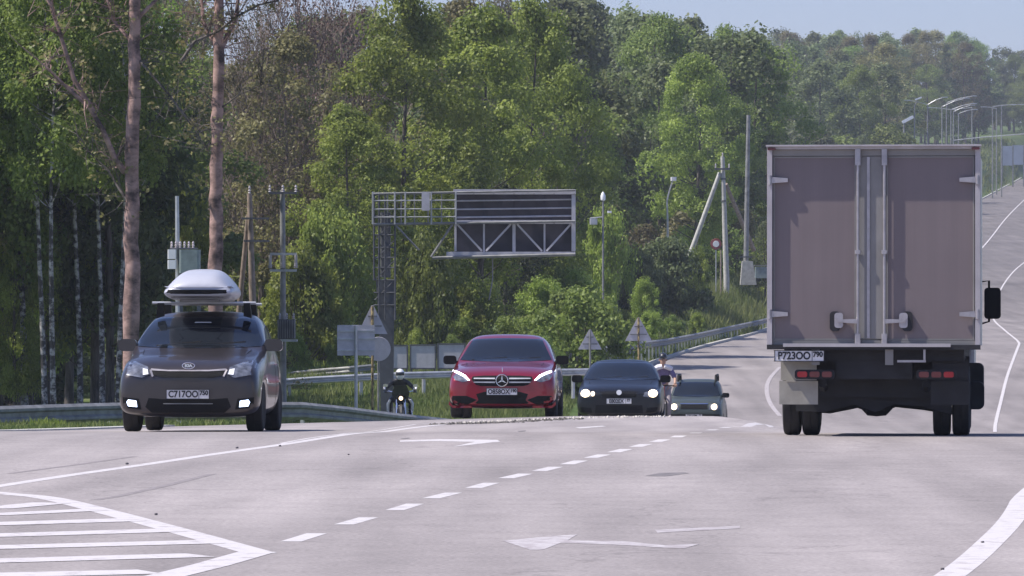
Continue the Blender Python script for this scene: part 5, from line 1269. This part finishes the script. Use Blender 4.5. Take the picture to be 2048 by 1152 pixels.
# the two big reddish trunks with crooked limbs
def big_trunk(pix, radii, Y, limbs, label, sprigs, seed):
    x0 = X(pix[0][0], Y); g = float(H(x0, Y)); root = empty('pine_tree', (x0, Y, g), (0, 0, 0), label, 'tree')
    Pq = lambda px, py, dy=0: (X(px, Y)-x0, dy, Z(py, Y)-g)
    rr = random.Random(seed); pts = [Pq(*p) for p in pix]; pts[0] = (pts[0][0], 0, -.4)
    fine, rad = [], []
    for i in range(len(pts)-1):
        a, b = Vector(pts[i]), Vector(pts[i+1])
        for k in range(10): t = k/10; fine.append(a.lerp(b, t)+Vector((rr.gauss(0, .012), rr.gauss(0, .012), 0))); rad.append((radii[i]*(1-t)+radii[i+1]*t)*(1+rr.gauss(0, .035)))
    MB().tube(fine, rad, 14).build('trunk', M['pinebark'], root, smooth=True)
    cen = []
    for (lp, r0, r1) in limbs:
        q = [Vector(Pq(a, b, dy)) for (a, b, dy) in lp]; n = len(q); mb = MB()
        mb.tube(q, [r0+(r1-r0)*i/(n-1) for i in range(n)], 8)
        for j in range(16):
            i = rr.randrange(n-1); s_ = q[i].lerp(q[i+1], rr.random()); e = s_+Vector((rr.gauss(0, .5), rr.gauss(0, .4), rr.gauss(.3, .4))); mb.tube([s_, s_.lerp(e, .5)+Vector((rr.gauss(0, .08), 0, .05)), e], [r1*.5+.008, .012, .004], 4)
            for _ in range(3):
                s2 = s_.lerp(e, rr.random()); e2 = s2+Vector((rr.gauss(0, .3), rr.gauss(0, .3), rr.gauss(.1, .25))); mb.tube([s2, e2], [.008, .003], 3)
                if rr.random() < .4: cen.append(tuple(e2))
        mb.build('branch', M['pinebark'] if r0 > .04 else M['bark'], root, smooth=True)
    for s_ in sprigs: cen.append(Pq(*s_))
    cen = np.array(cen); C, sz, N, tn = clumps(cen, .12+.12*RG.random(len(cen)), 9, .10)
    leaf_object('sprigs', C, sz, N, tn, M['leaf_olive'], root)
    cen = np.array([(pts[-1][0]+RG.normal()*1.2, RG.normal()*1.2, pts[-1][2]-1+RG.random()*3) for _ in range(30)])
    C, sz, N, tn = clumps(cen, .6+.2*RG.random(30), 110, .2); leaf_object('crown', C, sz, N, tn, M['leaf_olive'], root); return root
big_trunk([(262, 800), (263, 560), (264, 300), (271, 0), (276, -240)], [.20, .18, .150, .125, .08], 112,
          [([(250, 345, 0), (232, 320, -.1), (205, 255, -.3), (180, 215, -.3), (135, 175, -.4), (95, 135, -.4)], .075, .03), ([(190, 225, -.3), (150, 160, -.3), (120, 60, -.3), (85, -40, -.3)], .06, .035),
           ([(278, 120, 0), (300, 145, -.3), (340, 190, -.4), (395, 265, -.5), (418, 300, -.5)], .035, .012), ([(262, 410, 0), (235, 375, .2), (215, 340, .3), (150, 280, .4)], .04, .01),
           ([(272, 40, 0), (320, -10, .2), (380, -60, .3)], .05, .02), ([(268, 90, 0), (225, 40, .3), (200, -40, .4)], .045, .02)],
          'first big reddish trunk with crooked limbs on its left, rising behind the brown car', [(160, 120), (200, 90), (215, 180), (130, 150), (180, 30)], 5)
big_trunk([(428, 800), (430, 560), (433, 330), (437, 150), (441, -240)], [.185, .17, .145, .13, .08], 115,
          [([(362, 130, -.6), (392, 85, -.5), (437, 64, -.25), (475, 35, -.4), (520, 12, -.5), (560, 4, -.6)], .04, .02), ([(440, 100, 0), (470, 40, .3), (480, -60, .5)], .07, .03), ([(440, 110, 0), (405, 40, .3), (395, -60, .5)], .06, .03),
           ([(436, 220, 0), (480, 190, -.3), (540, 165, -.4)], .025, .008), ([(432, 300, 0), (400, 262, .3), (350, 215, .4)], .02, .008)],
          'second big reddish trunk, forked at the top, right above the roof box', [(400, 60), (480, 60), (520, 40), (360, 90)], 8)

# grass, weeds and ground cover
def blades(name, regions, label, mat=M['grassblade']):
    Cs = []
    for (n, px0, px1, Y0, Y1, hh, wd) in regions:
        Y = Y0+(Y1-Y0)*RG.random(n); px = px0+(px1-px0)*RG.random(n); x = X(px, Y)
        ok = (edge_l(Y)-x > .25); Y, x = Y[ok], x[ok]; n = len(Y)
        patchy = .5+.5*np.sin(x*1.7+Y*.6)*np.sin(Y*.9-x*.8); h = hh*(.35+.8*RG.random(n))*(.6+.6*patchy); z = H(x, Y)-.03
        a = RG.random(n)*6.28; dx, dy = np.cos(a)*wd, np.sin(a)*wd; lx, ly = RG.normal(size=n)*.3*h, RG.normal(size=n)*.3*h
        V = np.stack([np.stack([x-dx, Y-dy, z], 1), np.stack([x+dx, Y+dy, z], 1), np.stack([x+lx, Y+ly, z+h], 1)], 1); Cs.append((V, RG.random(n)*.5+.5*patchy))
    V = np.concatenate([c[0] for c in Cs]); t = np.concatenate([c[1] for c in Cs]); n = len(V)
    me = bpy.data.meshes.new(name); me.vertices.add(3*n); me.vertices.foreach_set('co', V.ravel()); me.loops.add(3*n); me.loops.foreach_set('vertex_index', np.arange(3*n))
    me.polygons.add(n); me.polygons.foreach_set('loop_start', np.arange(n)*3); me.polygons.foreach_set('loop_total', np.full(n, 3)); me.update()
    a = me.attributes.new('tone', 'FLOAT', 'POINT'); a.data.foreach_set('value', np.repeat(t, 3).astype(np.float32)); me.materials.append(mat)
    o = bpy.data.objects.new(name, me); COL.objects.link(o); return tag(o, label, 'grass', kind='stuff')
blades('grass', [(26000, -500, 560, 84, 112, .15, .02), (16000, 540, 1150, 120, 152, .30, .025), (24000, 540, 1200, 152, 185, .36, .03)], 'rough grass on the verges behind the road crest')
blades('grass', [(26000, 1050, 1560, 190, 330, .40, .035), (16000, 1360, 1560, 285, 345, .75, .05), (9000, 1900, 2100, 700, 950, .9, .15)], 'tall sunlit grass on the bank beside the far road')
blades('weeds', [(300, 60, 130, 90, 96, .2, .025), (500, 560, 720, 176, 184, .5, .05)], 'bright green weeds under the guardrails', M['leaf_bright'])

# ---------------------------------------------------------------- people on two wheels
def skin_body(name, joints, bones, mat, parent, sub=2):
    names = list(joints); me = bpy.data.meshes.new(name); me.from_pydata([joints[k][0] for k in names], [(names.index(a), names.index(b)) for a, b in bones], [])
    o = bpy.data.objects.new(name, me); COL.objects.link(o); o.modifiers.new('k', 'SKIN'); 
    for i, k in enumerate(names): r = joints[k][1]; me.skin_vertices[0].data[i].radius = (r, r) if not isinstance(r, tuple) else r
    me.skin_vertices[0].data[0].use_root = True
    s = o.modifiers.new('s', 'SUBSURF'); s.levels = sub; s.render_levels = sub
    me2 = bpy.data.meshes.new_from_object(o.evaluated_get(bpy.context.evaluated_depsgraph_get())); o.modifiers.clear(); o.data = me2
    me2.materials.clear(); me2.materials.append(mat); me2.polygons.foreach_set('use_smooth', [True]*len(me2.polygons)); o.parent = parent; return o
def hand(parent, c, s, mat):
    """palm and five curled fingers round a bar lying along x at c"""
    c = Vector(c); mb = MB(); mb.rbox((c.x, c.y+.035, c.z+.02), (.085, .07, .035), .014, axis='x')
    for k, l in enumerate((.9, 1.0, .95, .75)):
        x = c.x-.032+.021*k if s > 0 else c.x+.032-.021*k
        mb.tube([(x, c.y+.01, c.z+.028), (x, c.y-.028*l, c.z+.024), (x, c.y-.036*l, c.z-.006), (x, c.y-.012, c.z-.024*l)], [.0105, .0105, .0095, .008], 6)
    x = c.x-s*.048; mb.tube([(x+s*.01, c.y+.04, c.z+.01), (x, c.y+.022, c.z-.014), (x+s*.012, c.y-.004, c.z-.026)], [.0125, .0115, .009], 6)
    return mb.build('hand', mat, parent, smooth=True)
def spoked(parent, y, r, tw, name):
    t = MB(); t.lathe([(r-.05, -tw*.5), (r-.012, -tw*.45), (r, 0), (r-.012, tw*.45), (r-.05, tw*.5)], c=(0, y, r), axis='x', n=36)
    b = MB(); vs, fs = [], []
    n = 36; prof = [(r-.035, -tw*.4), (r-.008, -tw*.45), (r, 0), (r-.008, tw*.45), (r-.035, tw*.4)]
    for k in range(n):
        a = 2*math.pi*k/n
        for (q, h) in prof: vs.append((h, y+q*math.cos(a), r+q*math.sin(a)))
    m = len(prof)
    for k in range(n):
        for i in range(m): fs.append((k*m+i, k*m+(i+1) % m, ((k+1) % n)*m+(i+1) % m, ((k+1) % n)*m+i))
    o = MB().add(vs, fs).build(name, M['rubber'], parent, smooth=True)
    s = MB(); s.lathe([(.03, -tw*.5), (.03, tw*.5)], c=(0, y, r), axis='x', n=12)
    for k in range(14): a = 2*math.pi*k/14; s.tube([(0, y+.03*math.cos(a), r+.03*math.sin(a)), (0, y+(r-.03)*math.cos(a), r+(r-.03)*math.sin(a))], .004, 4)
    s.build('spokes', M['chrome'], o); return o
# motorcycle in the dip, left of the red car
Y = 124; mx_, = (X(800, Y),); g = Z(748, Y)-1.47
mc = empty('motorcycle', (mx_, Y, g), (0, 0, .06), 'dark motorcycle seen head-on beside the gantry column', 'motorcycle')
spoked(mc, -.70, .31, .13, 'front_wheel'); spoked(mc, .72, .31, .16, 'rear_wheel')
f = MB()
for s in (-1, 1): f.tube([(s*.10, -.70, .31), (s*.10, -.45, .92), (s*.09, -.40, 1.02)], .026, 8)
f.build('fork', M['chrome'], mc, smooth=True)
fd = MB(); fd.tube([(0, -.98, .50), (0, -.86, .62), (0, -.70, .655), (0, -.50, .58)], [.05, .09, .09, .05], 8); fd.build('front_fender', M['leather'], mc, smooth=True)
hlm = MB().lathe([(.02, .10), (.08, .07), (.11, 0), (.105, -.04), (.02, -.05)], c=(0, -.52, .88), axis='y', n=20).build('headlight', M['black'], mc, smooth=True)
MB().lathe([(.05, -.055), (.045, -.05), (.03, -.04)], c=(0, -.53, .88), axis='y', n=16).build('lamp_glass', M['lamp'], hlm)
hb = MB().tube([(-.40, -.18, 1.02), (-.28, -.24, 1.05), (-.1, -.36, 1.0), (.1, -.36, 1.0), (.28, -.24, 1.05), (.40, -.18, 1.02)], .016, 8).build('handlebar', M['chrome'], mc)
for s in (-1, 1):
    m_ = MB().tube([(s*.30, -.24, 1.05), (s*.36, -.27, 1.16)], .007, 5); m_.rbox((s*.37, -.27, 1.19), (.11, .02, .07), .025, axis='y'); m_.build('rear_view_mirror', M['chrome'], mc)
MB().prism([(-.17, .80), (.17, .80), (.22, 1.02), (.14, 1.20), (-.14, 1.20), (-.22, 1.02)], -.50, -.47).build('windscreen', M['glass'], mc, bevel=.008)
tk = MB(); tk.tube([(0, -.32, .88), (0, -.15, .90), (0, .08, .86), (0, .2, .80)], [.10, .15, .14, .08], 12); tk.build('fuel_tank', M['carK'], mc, smooth=True)
en = MB().rbox((0, -.05, .48), (.36, .42, .36), .06)
for k in range(5): en.box((0, -.05, .36+.06*k), (.44, .34, .02))
en.build('engine', M['galv_dark'], mc)
MB().tube([(0, .12, .80), (0, .45, .80), (0, .75, .88)], [.13, .15, .10], 10).build('saddle', M['leather'], mc, smooth=True)
fm = MB(); fm.tube([(0, -.38, .98), (0, -.1, .72), (0, .3, .70), (0, .8, .80)], .03, 8); fm.tube([(0, -.36, .9), (0, -.28, .3), (0, .3, .28), (0, .35, .7)], .028, 8); fm.tube([(.09, .72, .31), (.09, .2, .38)], .025, 6); fm.tube([(-.09, .72, .31), (-.09, .2, .38)], .025, 6); fm.build('frame', M['chassis'], mc)
MB().tube([(.2, -.15, .3), (.22, .2, .25), (.22, .9, .35)], [.03, .035, .05], 8).build('exhaust', M['chrome'], mc)
for s in (-1, 1): MB().tube([(s*.25, -.30, .36), (s*.29, -.22, .50), (s*.26, -.10, .62)], .014, 6).build('crash_bar', M['chrome'], mc)
rd = empty('person', (mx_, Y, g), (0, 0, .06), 'motorcyclist in dark clothes with a white helmet, seen head-on', 'person')
J = {'pel': ((0, .30, .92), (.15, .11)), 'sp1': ((0, .24, 1.08), (.14, .10)), 'ch': ((0, .14, 1.24), (.17, .12)), 'nk': ((0, .07, 1.36), .055), 'hd0': ((0, .03, 1.42), .075), 'hd1': ((0, .02, 1.50), .08),
     'sl': ((-.17, .12, 1.28), .065), 'el': ((-.34, -.0, 1.12), .048), 'wl': ((-.36, -.17, 1.07), .033), 'sr': ((.17, .12, 1.28), .065), 'er': ((.34, -.0, 1.12), .048), 'wr': ((.36, -.17, 1.07), .033),
     'hl': ((-.12, .26, .86), .10), 'kl': ((-.27, -.12, .80), .072), 'al': ((-.26, .12, .40), .048), 'tl': ((-.26, -.06, .33), .042), 'hr': ((.12, .26, .86), .10), 'kr': ((.27, -.12, .80), .072), 'ar': ((.26, .12, .40), .048), 'tr': ((.26, -.06, .33), .042)}
B = [('pel', 'sp1'), ('sp1', 'ch'), ('ch', 'nk'), ('nk', 'hd0'), ('hd0', 'hd1'), ('ch', 'sl'), ('sl', 'el'), ('el', 'wl'), ('ch', 'sr'), ('sr', 'er'), ('er', 'wr'), ('pel', 'hl'), ('hl', 'kl'), ('kl', 'al'), ('al', 'tl'), ('pel', 'hr'), ('hr', 'kr'), ('kr', 'ar'), ('ar', 'tr')]
skin_body('body', J, B, M['leather'], rd)
def helmet(parent, c, mat, r=.135):
    c = Vector(c); bm = bmesh.new(); bmesh.ops.create_icosphere(bm, subdivisions=3, radius=1)
    for v in bm.verts: v.co = Vector((v.co.x*r*.92, v.co.y*r*1.12, v.co.z*r*1.08-(.02 if v.co.z < -.5 else 0)))+c
    me = bpy.data.meshes.new('helmet'); bm.to_mesh(me); bm.free(); me.materials.append(mat); me.polygons.foreach_set('use_smooth', [True]*len(me.polygons))
    o = bpy.data.objects.new('helmet', me); COL.objects.link(o); o.parent = parent
    v = MB(); n = 10; vs = []; fs = []
    for i in range(n+1):
        a = R(-62)+R(124)*i/n
        for zz in (-.25, .05, .35): k_ = math.sqrt(1-zz*zz); vs.append((c.x+math.sin(a)*r*.95*k_, c.y-math.cos(a)*r*1.15*k_, c.z+zz*r*1.08))
    for i in range(n):
        for k in range(2): fs.append((i*3+k, i*3+k+1, i*3+k+4, i*3+k+3))
    v.add(vs, fs).build('visor', M['glass'], o, smooth=True)
helmet(rd, (0, .0, 1.47), M['helmet_w'], .125)
for s in (-1, 1):
    hand(rd, (s*.36, -.20, 1.035), s, M['leather']); MB().tube([(s*.37, -.02, 1.16), (s*.395, -.10, 1.13), (s*.385, -.18, 1.09)], [.03, .028, .022], 8).build('sleeve_stripe', M['white_cloth'], rd, smooth=True)
    MB().tube([(s*.245, -.165, .84), (s*.30, -.155, .74), (s*.30, -.06, .55)], [.03, .04, .03], 8).build('knee_guard', M['white_cloth'], rd, smooth=True)
    MB().rbox((s*.26, -.0, .315), (.10, .28, .10), .03).build('boot', M['black'], rd, smooth=True)

# cyclist between the black car and the suv
Y = 111; cx_ = X(1326, Y); g = Z(705, Y)-1.80
bc = empty('bicycle', (cx_, Y, g), (0, 0, .05), 'bicycle ridden head-on just right of the black car', 'bicycle')
spoked(bc, -.52, .34, .045, 'front_wheel'); spoked(bc, .52, .34, .045, 'rear_wheel')
f = MB()
for s in (-1, 1): f.tube([(s*.05, -.52, .34), (s*.045, -.42, .70), (0, -.36, .84)], .012, 6)
f.build('fork', M['black'], bc)
f = MB(); f.tube([(0, -.36, .84), (0, -.33, .95), (0, -.30, 1.05)], .018, 8); f.tube([(0, -.35, .86), (0, .0, .32)], .018, 8); f.tube([(0, -.34, .93), (0, .20, .84)], .017, 8); f.tube([(0, .0, .32), (0, .24, .95)], .016, 8)
for s in (-1, 1): f.tube([(s*.05, .52, .34), (0, .0, .32)], .009, 5); f.tube([(s*.05, .52, .34), (0, .20, .84)], .009, 5)
f.build('frame', M['sign_red'], bc)
MB().tube([(-.27, -.22, 1.06), (-.15, -.34, 1.07), (.15, -.34, 1.07), (.27, -.22, 1.06)], .013, 8).build('handlebar', M['black'], bc)
MB().rbox((0, .25, .985), (.15, .26, .05), .02).build('saddle', M['black'], bc)
cr = MB(); cr.lathe([(.02, -.02), (.09, 0), (.02, .02)], c=(.04, 0, .32), axis='x', n=18)
for s, d in ((1, -1), (-1, 1)): cr.box((s*.08, d*.02, .32+d*.08), (.02, .03, .17)); cr.box((s*.13, d*.02, .32+d*.165), (.09, .08, .02))
cr.build('crank', M['galv_dark'], bc)
pr = empty('person', (cx_, Y, g), (0, 0, .05), 'cyclist in a white and violet jacket with a dark helmet', 'person')
J = {'pel': ((0, .22, 1.04), (.14, .10)), 'sp1': ((0, .16, 1.18), (.13, .09)), 'ch': ((0, .06, 1.38), (.155, .105)), 'nk': ((0, .02, 1.50), .05), 'hd0': ((0, -.02, 1.585), .068), 'hd1': ((0, -.02, 1.69), .075),
     'sl': ((-.165, .04, 1.43), .058), 'el': ((-.27, -.06, 1.22), .04), 'wl': ((-.25, -.21, 1.10), .028), 'sr': ((.165, .04, 1.43), .058), 'er': ((.27, -.06, 1.22), .04), 'wr': ((.25, -.21, 1.10), .028)}
B1 = [('pel', 'sp1'), ('sp1', 'ch'), ('ch', 'nk'), ('nk', 'hd0'), ('hd0', 'hd1'), ('ch', 'sl'), ('sl', 'el'), ('el', 'wl'), ('ch', 'sr'), ('sr', 'er'), ('er', 'wr')]
J.update({'hl': ((-.10, .20, .98), .09), 'kl': ((-.13, -.18, .86), .06), 'al': ((-.12, .02, .48), .04), 'tl': ((-.12, -.14, .44), .035), 'hr': ((.10, .20, .98), .09), 'kr': ((.12, -.10, .68), .06), 'ar': ((.12, .08, .25), .04), 'tr': ((.12, -.08, .20), .035)})
bd = skin_body('body', J, B1+[('pel', 'hl'), ('hl', 'kl'), ('kl', 'al'), ('al', 'tl'), ('pel', 'hr'), ('hr', 'kr'), ('kr', 'ar'), ('ar', 'tr')], M['skin'], pr)
skin_body('jacket', {k: ((v[0][0], v[0][1], v[0][2]), tuple(q+.014 for q in v[1]) if isinstance(v[1], tuple) else v[1]+.012) for k, v in J.items() if k in ('pel', 'sp1', 'ch', 'sl', 'el', 'sr', 'er')},
          [('pel', 'sp1'), ('sp1', 'ch'), ('ch', 'sl'), ('sl', 'el'), ('ch', 'sr'), ('sr', 'er')], M['purple_cloth'], pr)
skin_body('trousers', {k: (v[0], tuple(q+.012 for q in v[1]) if isinstance(v[1], tuple) else v[1]+.012) for k, v in J.items() if k in ('pel', 'hl', 'kl', 'al', 'hr', 'kr', 'ar')},
          [('pel', 'hl'), ('hl', 'kl'), ('kl', 'al'), ('pel', 'hr'), ('hr', 'kr'), ('kr', 'ar')], M['denim'], pr)
yo = MB()
for s in (-1, 1): yo.tube([(s*.02, -.05, 1.49), (s*.11, -.03, 1.475), (s*.19, .0, 1.43)], [.05, .06, .055], 8)
yo.build('white_shoulders', M['white_cloth'], pr, smooth=True)
hd = MB()
for s in (-1, 1): hd.tube([(s*.028, -.088, 1.655), (s*.028, -.094, 1.655)], .010, 6)
hd.tube([(0, -.085, 1.65), (0, -.105, 1.62), (0, -.09, 1.61)], [.008, .012, .008], 6); hd.tube([(-.025, -.086, 1.585), (.025, -.086, 1.585)], .006, 6)
for s in (-1, 1): hd.tube([(s*.074, -.01, 1.66), (s*.08, -.01, 1.61)], .014, 6)
hd.build('face', M['skin'], pr, smooth=True)
bm = bmesh.new(); bmesh.ops.create_icosphere(bm, subdivisions=3, radius=1)
for v in bm.verts: v.co = Vector((v.co.x*.098, v.co.y*.125-.01, max(v.co.z, -.15)*.105+1.695))
me = bpy.data.meshes.new('helmet'); bm.to_mesh(me); bm.free(); me.materials.append(M['helmet_k']); o = bpy.data.objects.new('helmet', me); COL.objects.link(o); o.parent = pr
for s in (-1, 1):
    hand(pr, (s*.25, -.235, 1.065), s, M['skin']); zz = .44 if s < 0 else .20; MB().rbox((s*.12, -.07 if s > 0 else -.12, zz-.03), (.09, .27, .08), .03).build('shoe', M['black'], pr, smooth=True)

label_all()
# ---------------------------------------------------------------- haze
hz = MB().box((0, 1600, 58), (4400, 3500, 140)); hzm = bpy.data.materials.new('haze_air'); hzm.use_nodes = True; n = hzm.node_tree
n.nodes.clear(); ov = n.nodes.new('ShaderNodeOutputMaterial'); pv = n.nodes.new('ShaderNodeVolumePrincipled'); pv.inputs['Color'].default_value = (.80, .86, 1, 1)
pv.inputs['Density'].default_value = .00022; pv.inputs['Anisotropy'].default_value = .1; n.links.new(pv.outputs[0], ov.inputs['Volume'])
ho = hz.build('haze', hzm); tag(ho, 'thin summer haze over the road and the far hill', 'haze', kind='stuff')
sc.cycles.volume_max_steps = 64
# prototypes never placed must not remain at the origin
for k, (root, h, _) in PROTO.items():
    if k not in used:
        for c in list(root.children): bpy.data.objects.remove(c)
        bpy.data.objects.remove(root)
